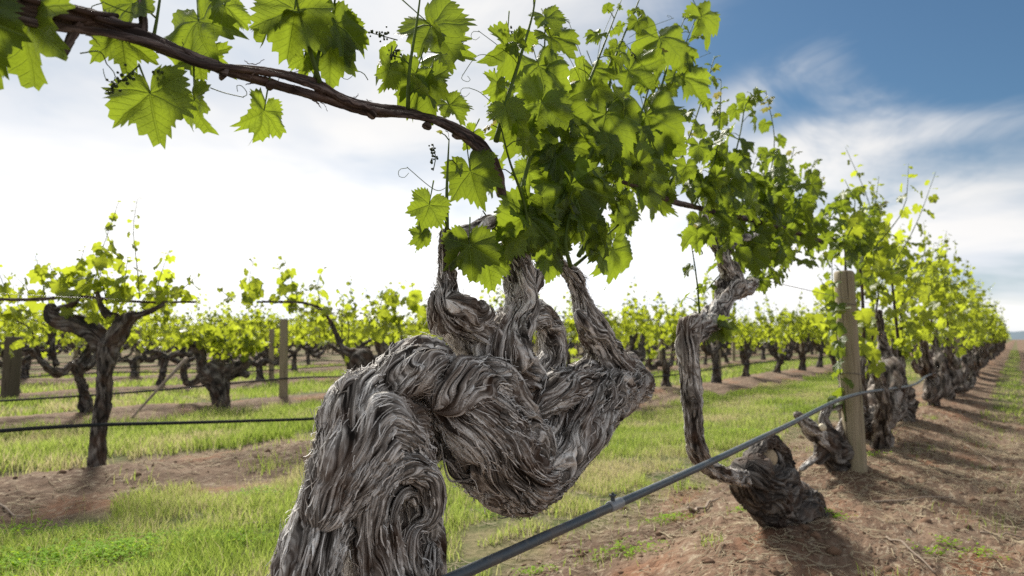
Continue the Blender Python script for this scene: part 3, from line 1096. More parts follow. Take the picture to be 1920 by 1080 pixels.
    # trellis tail and tendrils
    rng = np.random.default_rng(21)
    for a, b in (((840, 350), (765, 315)), ((970, 120), (900, 60)), ((1120, 110), (1150, 20)), ((1135, 100), (1235, 60)), ((940, 110), (868, 140)), ((1100, 160), (1068, 45)),
                 ((1180, 70), (1260, 35)), ((300, 150), (345, 178)), ((395, 165), (455, 182)), ((150, 100), (200, 120)), ((280, 20), (195, 5)), ((1090, 170), (1060, 95)),
                 ((690, 150), (660, 130)), ((920, 190), (880, 165)), ((1250, 120), (1330, 100))):
        mbt = MB()
        tendril(mbt, Q(*a), Q(*b, 0.02), rng)
        mbt.obj('tendril', M_SHOOT, root)

    # shoots (px polyline) and their leaves
    shoots = [
        # x,y polyline, base radius px, leaf size m, depth offset, start
        ([(838, 430), (838, 350), (842, 260)], 4.5, 0.060, 0.0, 0.75),
        ([(765, 205), (768, 130), (782, 40), (792, -40)], 4.5, 0.095, 0.0, 0.1),
        ([(600, 155), (580, 90), (560, 20), (548, -50)], 5, 0.10, 0.0, 0.5),
        ([(590, 150), (600, 90), (625, 20), (632, -60)], 4, 0.11, 0.02, 0.5),
        ([(285, 85), (295, 30), (305, -40)], 4, 0.09, 0.01, 0.4),
        ([(930, 265), (950, 190), (975, 110), (1000, 20), (1005, -40)], 5.5, 0.085, -0.02, 0.1),
        ([(960, 420), (985, 330), (1010, 220), (1020, 120), (1022, 20)], 5, 0.11, 0.06, 0.1),
        ([(1040, 400), (1060, 290), (1095, 180), (1130, 90), (1165, 0)], 6, 0.105, 0.0, 0.05),
        ([(1050, 430), (1090, 330), (1135, 220), (1150, 120), (1190, 20), (1215, -40)], 5, 0.10, 0.04, 0.05),
        ([(1085, 480), (1130, 390), (1180, 280), (1215, 170), (1240, 80)], 5, 0.11, 0.0, 0.05),
        ([(990, 470), (985, 390), (955, 300), (935, 220)], 4, 0.10, -0.06, 0.05),
        ([(960, 460), (930, 430), (905, 395)], 3.5, 0.08, 0.03, 0.1),
        ([(1070, 500), (1060, 450), (1080, 380), (1130, 330), (1190, 310)], 4.5, 0.11, -0.05, 0.05),
        ([(1075, 500), (1110, 470), (1150, 430), (1190, 400)], 4, 0.10, 0.05, 0.2),
        ([(1150, 400), (1200, 300), (1240, 210), (1275, 110), (1310, 20)], 4, 0.09, 0.08, 0.1),
        ([(1000, 480), (1010, 440), (1030, 380)], 4, 0.10, 0.0, 0.1),
        ([(1090, 420), (1110, 300), (1090, 200), (1080, 120)], 4, 0.09, 0.10, 0.1),
        ([(1210, 250), (1235, 180), (1262, 90), (1285, 30)], 3.5, 0.075, 0.02, 0.2),
    ]
    rng = np.random.default_rng(42)
    for pts, r, lf, off, st in shoots:
        mbs, mbl = MB(), MB()
        W = [Q(x, y, off) for x, y in pts]
        Y = W[0][1]
        shoot_with_leaves(mbs, mbl, W, r / F * Y, 0.0013, rng, spacing=0.078, leaf=lf * 0.88, start=st, petiole=0.05, mbpet=mbs)
        so = mbs.obj('shoot', M_SHOOT, root)
        if mbl.n:
            mbl.obj('leaves', M_LEAF, so)

    # foliage mass and individually placed blades
    mbl = MB()
    mbs = mbl

    def place(px, py, wpx, tipdeg, yaw=0.0, pitch=0.0, off=0.0, tone=None, young=0.0, up=None):
        """blade centred near px,py; tipdeg: 0 = tip down, + = towards the right"""
        Y = Yrow(px) + off
        size = wpx / F * Y * 0.90
        a = math.radians(tipdeg)
        T = np.array([math.sin(a), 0, -math.cos(a)])
        R_ = np.array([math.cos(a), 0, math.sin(a)])
        y, p = math.radians(yaw), math.radians(pitch)
        nn = np.array([0, -1, 0]) * math.cos(y) + R_ * math.sin(y)
        T = norm(T * math.cos(p) + nn * math.sin(p))
        at = P(px, py, Y) - T * size * 0.20
        add_leaf(mbl, at, T, nn, size, rng, TPL, tone=tone, young=young)
        # petiole
        e = at - T * size * 0.55 * rng.uniform(0.6, 1.1) + np.array([rng.normal(0, 0.01), rng.uniform(0, 0.02), 0.015])
        simple_tube(mbs, [(*at, 0.0012), (*((at + e) / 2), 0.0013), (*e, 0.0016)], 5, 0.02, cap=False)

    for a in [(48, 70, 225, 0, -22, 15), (-40, 60, 200, 20, 10, 0), (285, 200, 165, 12, 10, 10), (368, 205, 108, 18, -35, 5), (232, 88, 128, 10, 30, 20, 0.03), (375, 60, 165, 25, -20, 20, 0.02), (390, 115, 110, 60, 20, 20, 0.03),
              (425, 25, 90, 15, 50, 0), (493, 225, 105, -4, 62, 0), (548, 42, 150, -8, 20, 0), (638, 62, 130, 25, 45, 0), (618, 112, 120, 5, 20, 10, 0.02), (570, 118, 60, 0, 30, 0, 0.04), (602, 20, 120, 0, -20, 20, 0.04), (726, 142, 75, -15, 62, 0),
              (822, 62, 150, 35, 10, 20), (800, 172, 118, 10, -20, 15), (842, 98, 110, 70, 20, 30, 0.02), (850, 205, 80, 30, 30, 20, 0.03), (772, 150, 90, -30, 20, 10, 0.02), (886, 340, 118, 15, -15, 5), (800, 398, 90, -20, 30, 10), (790, 450, 52, -5, 40, 0),
              (882, 480, 118, 5, 8, 5, -0.03), (915, 500, 95, 15, 20, 5, 0.04), (1152, 488, 112, 5, 35, 0), (1015, 140, 135, 10, 10, 25), (1060, 205, 145, 60, 10, 20), (1010, 210, 130, -20, 15, 20, -0.02), (948, 110, 120, -5, 66, 0),
              (930, 170, 70, -10, 60, 0), (1045, 78, 95, 40, 30, 15), (1030, 40, 80, 20, 20, 30), (1192, 142, 115, 35, 10, 25), (1238, 88, 125, -10, 20, 25), (1292, 155, 100, 40, 25, 10), (1322, 45, 90, 25, 35, 0), (1218, 240, 150, 10, 10, 15), (1130, 235, 150, -15, 0, 20),
              (1190, 320, 140, 15, 20, 10), (1050, 300, 150, -10, 20, 20), (985, 425, 135, -10, 20, 10, -0.05), (1080, 370, 160, 20, 10, 10, -0.05), (1210, 360, 110, 30, 50, 5), (1100, 430, 120, 15, 30, 5, -0.02),
              (960, 250, 110, -20, 40, 20, 0.03), (1030, 500, 70, 0, 20, 10, 0.05), (1120, 140, 90, 10, 20, 30, 0.05), (1160, 190, 100, 0, 30, 30, 0.05), (880, 260, 60, -30, 40, 0, 0.04), (1280, 100, 80, 20, 30, 20, 0.05),
              (1170, 400, 90, 20, 40, 0), (1240, 290, 90, 20, 20, 10, 0.02)]:
        place(*a)
    # fill
    blobs = [(1070, 330, 95, 100, 15), (1150, 290, 80, 80, 7), (1020, 390, 60, 45, 7), (1110, 400, 60, 40, 4), (1000, 230, 60, 60, 3), (1200, 330, 50, 50, 3)]
    for cx, cy, rx, ry, n in blobs:
        for _ in range(n):
            a, rr = rng.uniform(0, 6.28), math.sqrt(rng.random())
            x, y = cx + rx * rr * math.cos(a), cy + ry * rr * math.sin(a)
            c = Q(x, y, rng.uniform(-0.06, 0.30))
            T, Nn, o = rand_orient(rng, None, 0.9)
            add_leaf(mbl, c, T, Nn, rng.uniform(0.06, 0.11), rng, TPL)
            e = c - T * 0.03 + rng.normal(0, 0.01, 3)
            simple_tube(mbs, [(*c, 0.0012), (*e, 0.0015)], 5, 0.03, cap=False)
    mbl.obj('leaves', M_LEAF, root)
    # flower clusters
    for a, b in (((745, 75), (690, 60)), ((262, 122), (198, 172)), ((812, 320), (812, 270)), ((845, 35), (875, 40)), ((965, 60), (930, 55)), ((1175, 85), (1200, 120)), ((745, 85), (728, 120)), ((300, 150), (305, 145))):
        flower_cluster(Q(*a), Q(*b), rng, root)
    return root


hero()


# ------------------------------------------------------------------ other vines drawn from the photograph
def custom_vine(root, limbs, canes, shoots, blobs, seed, leaf=0.11, Yf=None, mat=M_BARK, tpl=TPL_MID, dv=0.004, lmat=None, fray=30, step=0.008, strand=0.012):
    rng = np.random.default_rng(seed)
    Yf = Yf or (lambda px: Yrow(px))

    def qq(x, y, r, off=0.0):
        Y = Yf(x) + off
        v = P(x, y, Y)
        return (v[0], v[1], v[2], r / F * Y)
    for i, (nm, lst) in enumerate(limbs):
        mb = MB()
        for j, ctrl in enumerate(lst):
            bark_tube(mb, [qq(*c) for c in ctrl], seed * 7 + i * 13 + j, step=step, dv=dv, twist=2.5, amp=1.2, lump=0.13 if nm == 'trunk' else 0.24, pits=4, strand=strand, tip0=True, fray=fray, nvmax=140)
        mb.obj(nm, M_BARKB if nm == 'stump' else mat, root)
    for ctrl in canes:
        mb = MB()
        bark_tube(mb, [qq(*c) for c in ctrl], seed + 91, step=0.012, dv=0.004, amp=0.4, lump=0.1, tip0=True, nvmax=24)
        mb.obj('cane', M_CANE, root)
    mbl = MB()
    for pts in shoots:
        pts, lf = (pts[0], pts[1]) if isinstance(pts, tuple) else (pts, leaf)
        mbs = MB()
        off = rng.uniform(-0.12, 0.15)
        W = []
        for x, y in pts:
            v = qq(x, y, 1, off)
            W.append(v[:3])
        shoot_with_leaves(mbs, mbl, W, 0.0045, 0.0015, rng, spacing=0.065, leaf=lf, start=0.1, tpl=tpl, nv=5, step=0.05, mbpet=mbs, tipyoung=True)
        mbs.obj('shoot', M_SHOOT, root)
    for cx, cy, rx, ry, n in blobs:
        for _ in range(n):
            a, rr = rng.uniform(0, 6.28), math.sqrt(rng.random())
            x, y = cx + rx * rr * math.cos(a), cy + ry * rr * math.sin(a)
            c = np.array(qq(x, y, 1, rng.uniform(-0.2, 0.25))[:3])
            T, Nn, o = rand_orient(rng, None, 0.9)
            add_leaf(mbl, c, T, Nn, leaf * rng.uniform(0.7, 1.15), rng, tpl)
    mbl.obj('leaves', lmat or M_LEAF, root)


VINE_GROUP = 'old grapevines planted in rows'


def second_vine():
    b = Q(1495, 985)
    root = empty('grapevine', (b[0], b[1], ground_z(b[0], b[1])))
    tag(root, 'vine with tall bare curved trunk rising from a leaning stump, before the round post', 'grapevine', VINE_GROUP)
    limbs = [
        ('stump', [[(1525, 1000, 30, 0.05), (1498, 965, 40), (1468, 935, 46), (1432, 905, 44), (1408, 882, 34), (1400, 862, 22)],
                   [(1470, 985, 24), (1440, 945, 36), (1415, 905, 36), (1395, 880, 22)],
                   [(1432, 900, 26, 0.07), (1438, 866, 24, 0.07), (1444, 842, 14, 0.07)],
                   [(1408, 868, 14), (1420, 842, 13), (1445, 829, 13), (1464, 846, 14), (1470, 875, 18), (1460, 910, 24)],
                   [(1490, 935, 24), (1518, 950, 30), (1522, 985, 26), (1515, 1010, 20)]]),
        ('trunk', [[(1440, 905, 24), (1390, 897, 15), (1350, 886, 15), (1318, 864, 17), (1302, 820, 18), (1297, 760, 19), (1294, 700, 19), (1290, 650, 21), (1294, 614, 24), (1298, 598, 16)]]),
        ('arm', [[(1285, 625, 20), (1308, 612, 25), (1338, 594, 22), (1358, 562, 19), (1372, 535, 24), (1372, 508, 22), (1368, 495, 14)],
                 [(1375, 540, 16), (1398, 542, 15), (1418, 528, 9)]]),
        ('arm', [[(1368, 520, 14), (1350, 480, 8), (1330, 440, 7), (1320, 402, 6)]]),
        ('arm', [[(1372, 520, 14), (1362, 480, 8), (1378, 458, 7), (1405, 445, 7), (1440, 445, 5)]]),
    ]
    canes = [[(1165, 340, 4), (1220, 360, 5), (1262, 378, 6), (1310, 390, 5), (1360, 402, 5), (1440, 420, 5), (1540, 452, 4)]]
    shoots = [([(1312, 590), (1306, 520), (1290, 420)], 0.05), ([(1245, 370), (1280, 290), (1315, 190), (1340, 105)], 0.085), [(1340, 400), (1368, 330), (1388, 250), (1402, 190), (1435, 195)],
              [(1420, 440), (1440, 350), (1452, 260), (1436, 170)], [(1480, 440), (1500, 370), (1528, 300)], [(1400, 450), (1430, 400), (1475, 320), (1490, 275)],
              [(1540, 440), (1570, 390), (1618, 350)], [(1340, 395), (1310, 330), (1290, 250)], [(1300, 390), (1340, 300), (1350, 220), (1352, 150)], [(1380, 430), (1400, 350), (1420, 290)],
              [(1440, 450), (1480, 420), (1530, 370), (1545, 330)], [(1380, 470), (1440, 480), (1500, 470)], [(1395, 430), (1360, 380), (1340, 330)], [(1560, 470), (1600, 440), (1660, 380)],
              ([(1415, 530), (1450, 520), (1480, 500)], 0.09), ([(1370, 500), (1345, 520), (1325, 545)], 0.07), [(1258, 380), (1240, 320), (1215, 240)]]
    blobs = [(1320, 320, 55, 65, 9), (1430, 385, 80, 70, 24), (1500, 430, 65, 60, 20), (1460, 460, 60, 35, 6), (1350, 620, 14, 10, 3), (1560, 450, 50, 45, 9), (1345, 425, 45, 30, 12), (1400, 470, 45, 25, 9)]
    custom_vine(root, limbs, canes, shoots, blobs, 301, leaf=0.115, dv=0.0025, step=0.005, fray=60, tpl=TPL, strand=0.007)
    # pale saw cut on the stump
    mb = MB()
    v = QR(1440, 858, 17, -0.03)
    nrm_ = norm(np.array([0.2, -1, 0.35]))
    bpt = np.array(v[:3])
    simple_tube(mb, [(*(bpt + nrm_ * 0.0), v[3]), (*(bpt + nrm_ * 0.012), v[3] * 0.97)], 16, 0.006)
    mb.obj('cut_face', M_CUT, root)


second_vine()


def low_stump():
    Yf = lambda px: 4.75 + (px - 1560) * 0.004
    b = P(1565, 872, 4.9)
    root = empty('grapevine', (b[0], b[1], ground_z(b[0], b[1])))
    tag(root, 'low stump with splayed bare arms and pale saw cut at foot of round post', 'grapevine', VINE_GROUP)
    limbs = [('stump', [[(1590, 890, 16), (1568, 858, 26), (1552, 828, 22), (1535, 806, 14)], [(1530, 870, 8), (1545, 845, 16), (1575, 840, 22), (1606, 852, 14)]]),
             ('arm', [[(1548, 830, 16), (1528, 812, 15), (1512, 795, 12), (1500, 782, 8), (1490, 776, 5)]]),
             ('arm', [[(1556, 840, 10), (1572, 815, 8), (1584, 790, 7), (1598, 770, 6)]]),
             ('arm', [[(1560, 820, 12), (1545, 790, 9), (1552, 768, 8), (1580, 760, 7), (1620, 770, 8)]]),
             ('arm', [[(1540, 850, 8), (1518, 868, 6), (1500, 882, 4)]])]
    custom_vine(root, limbs, [], [[(1585, 790), (1570, 640), (1560, 480), (1580, 430)]], [(1640, 470, 60, 60, 20), (1590, 440, 50, 40, 8)], 411, Yf=Yf, leaf=0.11, dv=0.006, step=0.01, fray=16, strand=0.016)
    mb = MB()
    v = P(1541, 801, 4.55)
    simple_tube(mb, [(*v, 0.024), (v[0], v[1] - 0.02, v[2], 0.023)], 14, 0.01)
    mb.obj('cut_face', plain('fresh_cut', (0.75, 0.68, 0.52), 0.7, 0.2, 60, 0.1), root)


low_stump()


def left_vine():
    Yf = lambda px: 4.95
    b = P(182, 872, 4.95)
    root = empty('grapevine', (b[0], b[1], ground_z(b[0], b[1])))
    tag(root, 'upright vine at the left with slim dark trunk forking into two thick arms', 'grapevine', VINE_GROUP)
    limbs = [('trunk', [[(178, 905, 16), (181, 868, 15), (186, 810, 13), (193, 750, 14), (199, 690, 15), (203, 650, 19), (203, 628, 17)]]),
             ('arm', [[(203, 652, 18), (178, 625, 19), (150, 608, 18), (118, 602, 15), (98, 590, 13), (92, 568, 7)],
                      [(98, 590, 8), (112, 578, 5), (135, 572, 5), (150, 560, 4)]]),
             ('arm', [[(203, 655, 16), (218, 628, 16), (232, 604, 16), (243, 592, 14), (240, 584, 12)]]),
             ('arm', [[(222, 600, 10), (200, 588, 8), (188, 570, 5), (182, 545, 4)]]),
             ('arm', [[(243, 595, 8), (262, 590, 6), (285, 582, 5), (310, 570, 4)]])]
    canes = [[(-40, 560, 3), (40, 562, 3.2), (90, 560, 3.4), (150, 556, 3), (260, 566, 2.4), (370, 566, 2)]]
    shoots = [[(175, 560), (185, 490), (205, 430), (222, 380)], ([(262, 560), (257, 500), (250, 430), (258, 372)], 0.055), [(85, 560), (78, 520), (66, 480)], [(120, 560), (130, 520), (150, 490), (160, 460)], [(290, 560), (300, 520), (318, 468)],
              [(230, 570), (235, 520), (240, 480)], [(200, 570), (190, 520), (178, 470)], [(150, 560), (110, 530), (90, 490)], [(330, 565), (345, 540), (372, 515)], [(20, 562), (5, 530), (-5, 500)], [(60, 562), (50, 540), (30, 520)],
              [(270, 575), (310, 540), (325, 510)]]
    blobs = [(160, 535, 70, 36, 20), (260, 555, 60, 30, 16), (120, 560, 60, 26, 10), (190, 585, 70, 20, 6), (330, 560, 30, 20, 5), (20, 575, 30, 20, 6), (200, 480, 35, 40, 8)]
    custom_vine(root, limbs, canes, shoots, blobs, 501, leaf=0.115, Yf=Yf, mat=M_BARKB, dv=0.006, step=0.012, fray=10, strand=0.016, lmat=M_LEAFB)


left_vine()


def mid_vine():
    Yf = lambda px: 6.75
    b = P(690, 815, 6.75)
    root = empty('grapevine', (b[0], b[1], ground_z(b[0], b[1])))
    tag(root, 'vine half hidden behind the big twisted trunk, thin arm curving left to the wire', 'grapevine', VINE_GROUP)
    limbs = [('trunk', [[(700, 850, 20), (694, 790, 20), (684, 720, 21), (678, 675, 22), (670, 655, 16)]]),
             ('arm', [[(680, 665, 13), (655, 660, 8), (640, 650, 6), (630, 625, 4.5), (618, 600, 4), (600, 578, 3), (560, 567, 2.6), (480, 566, 2)]]),
             ('arm', [[(690, 720, 12), (722, 700, 12), (722, 668, 11), (712, 645, 9), (704, 625, 6)]])]
    shoots = [[(600, 570), (596, 530), (610, 500)], [(560, 567), (545, 520), (525, 480)], [(520, 567), (530, 530), (518, 490)], [(470, 566), (468, 520), (478, 480)], [(705, 625), (710, 580), (730, 530)], [(720, 600), (735, 560), (760, 525)],
              [(640, 590), (645, 560), (632, 545)], [(440, 566), (415, 545), (410, 540)], [(770, 580), (775, 550), (770, 530)]]
    blobs = [(545, 550, 25, 25, 10), (470, 540, 22, 28, 8), (720, 590, 40, 40, 26), (620, 590, 25, 18, 6), (770, 590, 40, 40, 16)]
    custom_vine(root, limbs, [], shoots, blobs, 601, leaf=0.12, Yf=Yf, mat=M_BARKB, dv=0.008, step=0.015, fray=0, strand=0.02, lmat=M_LEAFB)


mid_vine()


def curl_vine():
    Yf = lambda px: 9.6
    b = P(413, 768, 9.6)
    root = empty('grapevine', (b[0], b[1], ground_z(b[0], b[1])))
    tag(root, 'stout low vine with a hooked arm curling over, left of the square post', 'grapevine', VINE_GROUP)
    limbs = [('trunk', [[(414, 775, 17), (413, 745, 17), (408, 715, 24), (396, 698, 26), (382, 688, 16)]]),
             ('arm', [[(378, 700, 10), (378, 675, 9), (372, 655, 9), (360, 645, 8), (349, 650, 6)]]),
             ('arm', [[(385, 700, 8), (366, 716, 6), (350, 718, 6), (345, 700, 6), (346, 680, 5)]]),
             ('arm', [[(405, 700, 16), (430, 694, 13), (455, 684, 11), (470, 672, 7)]]),
             ('arm', [[(420, 705, 12), (450, 698, 7), (468, 706, 5)]])]
    shoots = [[(352, 648), (350, 610), (356, 580)], [(470, 670), (475, 630), (470, 590)], [(430, 690), (432, 640), (440, 600)], [(400, 690), (402, 640), (396, 600)], [(455, 680), (450, 640), (458, 610)]]
    blobs = [(410, 630, 60, 26, 110), (470, 640, 30, 20, 40), (350, 630, 30, 20, 30)]
    custom_vine(root, limbs, [], shoots, blobs, 651, leaf=0.11, Yf=Yf, mat=M_BARKB, dv=0.012, step=0.02, fray=0, strand=0.03, lmat=M_LEAFB, tpl=TPL_LOW)


curl_vine()


# ------------------------------------------------------------------ repeated vines
def make_vine(seed, lod, stout=False):
    """local frame: x along the row, z up. Returns root with its parts"""
    rng = np.random.default_rng(seed)
    root = empty('grapevine', (0, 0, 0))
    H = rng.uniform(0.42, 0.72)
    r = rng.uniform(0.05, 0.08)
    if stout:
        H *= 0.72
    tpl = TPL_MID if lod == 0 else TPL_LOW
    lx, ly = rng.uniform(-0.2, 0.2), rng.uniform(-0.08, 0.08)
    ctrl = [(0, 0, -0.12, r * 1.1), (0, 0, 0.05, r * 1.25), (lx * 0.2, ly * 0.5, H * 0.4, r * 0.95), (lx * 0.7, ly, H * 0.75, r), (lx, ly, H, r * 1.15)]
    kw = dict(step=0.012 if lod == 0 else 0.05, dv=0.006 if lod == 0 else 0.035, amp=1.8, lump=0.36, strand=0.016, tip0=False, nvmax=90)
    mb = MB()
    bark_tube(mb, ctrl, seed, twist=4, **kw)
    if stout:
        bark_tube(mb, [(-0.24, 0.05, 0.08, 0.05), (-0.12, 0.0, 0.18, 0.10), (0.1, -0.03, 0.30, 0.11), (0.3, 0.02, 0.22, 0.08), (0.42, 0.05, 0.3, 0.04)], seed + 5, twist=6, **{**kw, 'tip0': True})
        bark_tube(mb, [(0.05, -0.05, 0.3, 0.06), (0.15, -0.08, 0.48, 0.085), (0.28, -0.03, 0.58, 0.05), (0.3, 0.0, 0.75, 0.03), (0.26, 0.0, 0.95, 0.02)], seed + 6, twist=6, **{**kw, 'tip0': True})
    tips = []
    arms = []
    na = rng.integers(3, 6)
    for i in range(na):
        sg = 1 if i % 2 == 0 else -1
        L = rng.uniform(0.3, 0.8)
        dy = rng.normal(0, 0.12)
        z1 = H + rng.uniform(-0.16, 0.16)
        r1 = rng.uniform(0.03, 0.05)
        end = (lx + sg * L, ly + dy, z1 + rng.uniform(0.12, 0.42))
        a = [(lx, ly, H - 0.05, r * 0.75), (lx + sg * L * 0.35, ly + dy * 0.4, z1 + rng.uniform(-0.16, 0.06), r1 * 1.2), (lx + sg * L * 0.8, ly + dy, z1 + rng.uniform(-0.06, 0.16), r1), (*end, r1 * 0.55)]
        arms.append((a, seed + 20 + i))
        tips.append(np.array(end))
        if rng.random() < 0.6:
            e2 = (lx + sg * L * 0.5, ly + dy * 0.5 + rng.normal(0, 0.06), H + rng.uniform(0.25, 0.5))
            arms.append(([(lx + sg * L * 0.4, ly + dy * 0.4, z1, r1), (lx + sg * L * 0.55, ly + dy * 0.4, H + 0.15, r1 * 0.7), (*e2, r1 * 0.4)], seed + 40 + i))
            tips.append(np.array(e2))
    if lod == 0:
        mb.obj('trunk', M_BARKS if stout else M_BARKB, None).parent = root
        for a, sd in arms:
            m2 = MB()
            bark_tube(m2, a, sd, twist=4, **{**kw, 'tip0': True})
            m2.obj('arm', M_BARKS if stout else M_BARKB, None).parent = root
    else:
        for a, sd in arms:
            bark_tube(mb, a, sd, twist=4, **{**kw, 'tip0': True})
        mb.obj('trunk', M_BARKB, None).parent = root
    # canes tied to the wire
    for tp in tips[:3]:
        mc = MB()
        sg = 1 if tp[0] > lx else -1
        simple_tube(mc, [(*tp, 0.014), (tp[0] + sg * 0.05, tp[1] * 0.5, 1.15, 0.009), (tp[0] + sg * 0.35, 0.0, 1.29, 0.007), (tp[0] + sg * 0.95, 0, 1.29, 0.004)], 5, 0.08, 0.4)
        mc.obj('cane', M_CANE, None).parent = root
    # shoots with leaves: one mesh each of stems and of blades
    ms, ml = MB(), MB()
    nsh = int(rng.integers(16, 26)) if not stout else 17
    vig = rng.uniform(0.75, 1.35)
    sc_l = 0.105 if lod == 0 else 0.125
    for i in range(nsh):
        if i % 3 == 0 and len(tips):
            o = tips[rng.integers(len(tips))]
        else:
            o = np.array([rng.uniform(-1.15, 1.15), rng.normal(0, 0.03), rng.uniform(1.15, 1.3)])
        top = o + np.array([rng.normal(0, 0.14), rng.normal(0, 0.16), rng.uniform(0.2, 0.75) * vig])
        if rng.random() < 0.15:
            top[2] += 0.25
        midp = (o + top) / 2 + np.array([rng.normal(0, 0.05), rng.normal(0, 0.05), 0.0])
        shoot_with_leaves(ms, ml, [o, midp, top], 0.0045, 0.0015, rng, spacing=0.07 if lod == 0 else 0.085, leaf=sc_l, tpl=tpl, start=0.05, nv=4, step=0.12, petiole=0.06)
    for i in range(int(rng.uniform(35, 60)) if stout else (int(rng.uniform(60, 110)) if lod == 0 else int(rng.uniform(90, 140)))):
        x = rng.uniform(-1.2, 1.2)
        c = np.array([x, rng.normal(0, 0.16), rng.uniform(0.84, 1.5) - 0.1 * rng.random()])
        T, Nn, o = rand_orient(rng, None, 0.9)
        add_leaf(ml, c, T, Nn, sc_l * rng.uniform(0.75, 1.2), rng, tpl)
    ms.obj('shoot', M_SHOOT, None).parent = root
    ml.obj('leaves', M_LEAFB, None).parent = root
    return root


def copy_tree(o, parent=None):
    c = o.copy()
    sc.collection.objects.link(c)
    if parent is not None:
        c.parent = parent
    for ch in list(o.children):
        copy_tree(ch, c)
    return c


protoN = [make_vine(1000 + i * 37, 0) for i in range(8)]
protoS = [make_vine(1500 + i * 37, 0, True) for i in range(5)]
protoF = [make_vine(2000 + i * 41, 1) for i in range(12)]
used = set()


def place_vine(protos, i, s, p, label, rng, scale=1.0):
    pr = protos[i % len(protos)]
    if id(pr) in used:
        o = copy_tree(pr)
    else:
        o = pr
        used.add(id(pr))
    q = RP(s, p)
    z = ground_z(q[0], q[1])
    o.location = (float(q[0]), float(q[1]), z - 0.01)
    o.rotation_euler = (0, 0, ROWYAW + (math.pi if rng.random() < 0.5 else 0) + rng.normal(0, 0.06))
    k = scale * rng.uniform(0.88, 1.12)
    o.scale = (k, k * rng.uniform(0.9, 1.1), k)
    tag(o, label, 'grapevine', VINE_GROUP)
    return o


ORD = ['first', 'second', 'third', 'fourth', 'fifth', 'sixth', 'seventh', 'eighth', 'ninth', 'tenth', 'eleventh', 'twelfth', 'thirteenth', 'fourteenth', 'fifteenth', 'sixteenth']


def in_view(x, y, margin=0.0):
    return y > 0.5 and abs(x / y) < 0.80 + margin / max(y, 1)


rngp = np.random.default_rng(9)
cand = []
# near row beyond the post
s = 6.5
k = 0
while s < 75:
    cand.append((math.hypot(s, ROWP), 0, k, s, -ROWP))
    s += 1.9 + rngp.normal(0, 0.07)
    k += 1
for row in range(1, 40):
    p = -(ROWP + RSP * row)
    if row == 1:
        s = 9.3
    elif row == 2:
        s = 3.66 - 2.3 * 3
    else:
        s = 0.3 * abs(p) - 3 + rngp.uniform(0, 2.3)
    k = 0
    while s < 200:
        q = RP(s, p)
        dist = math.hypot(q[0], q[1])
        skip = row == 2 and abs(s - 5.96) < 1.2
        if in_view(q[0], q[1], 1.3) and not skip and dist < 260:
            cand.append((dist, row, k, s, p))
            k += 1
        s += 2.3 + rngp.normal(0, 0.1)
cand.sort()
near, far = cand[:290], cand[290:]
rowcount = {}
for i, (dist, row, k, s, p) in enumerate(near):
    n = rowcount.get(row, 0)
    rowcount[row] = n + 1
    if row == 0:
        label = ('%s vine beyond the round wooden post in the nearest row' % ORD[n]) if n < 10 else 'far vine low down where the nearest row runs to the horizon'
    elif row == 1:
        label = ('%s vine of the second row, right of the big twisted trunk' % ORD[n]) if n < 10 else 'small far vine at the distant end of the second row'
    elif row == 2:
        label = ('%s leafy vine from the left in the third row' % ORD[n]) if n < 8 else 'small far vine of the third row, beyond the big twisted trunk'
    elif row < 6:
        label = 'dark trunked leafy vine standing in the %s row' % ORD[row] if n >= 4 else '%s dark trunked vine from the left in the %s row' % (ORD[n], ORD[row])
    else:
        label = 'distant small vine in the %s row back' % (ORD[row] if row < 16 else 'farthest visible')
    if row == 0:
        protos = protoS if n < 9 else protoF
        place_vine(protos, i + (n * 2), s, p + rngp.normal(0, 0.04), label, rngp, 1.12)
    elif dist < 20:
        place_vine(protoN, i, s, p + rngp.normal(0, 0.05), label, rngp, 0.98)
    else:
        place_vine(protoF, i, s, p + rngp.normal(0, 0.05), label, rngp, 1.0)

for pr in protoN + protoS + protoF:      # a kind nobody planted is removed
    if id(pr) not in used:
        for ch in list(pr.children):
            bpy.data.objects.remove(ch)
        bpy.data.objects.remove(pr)


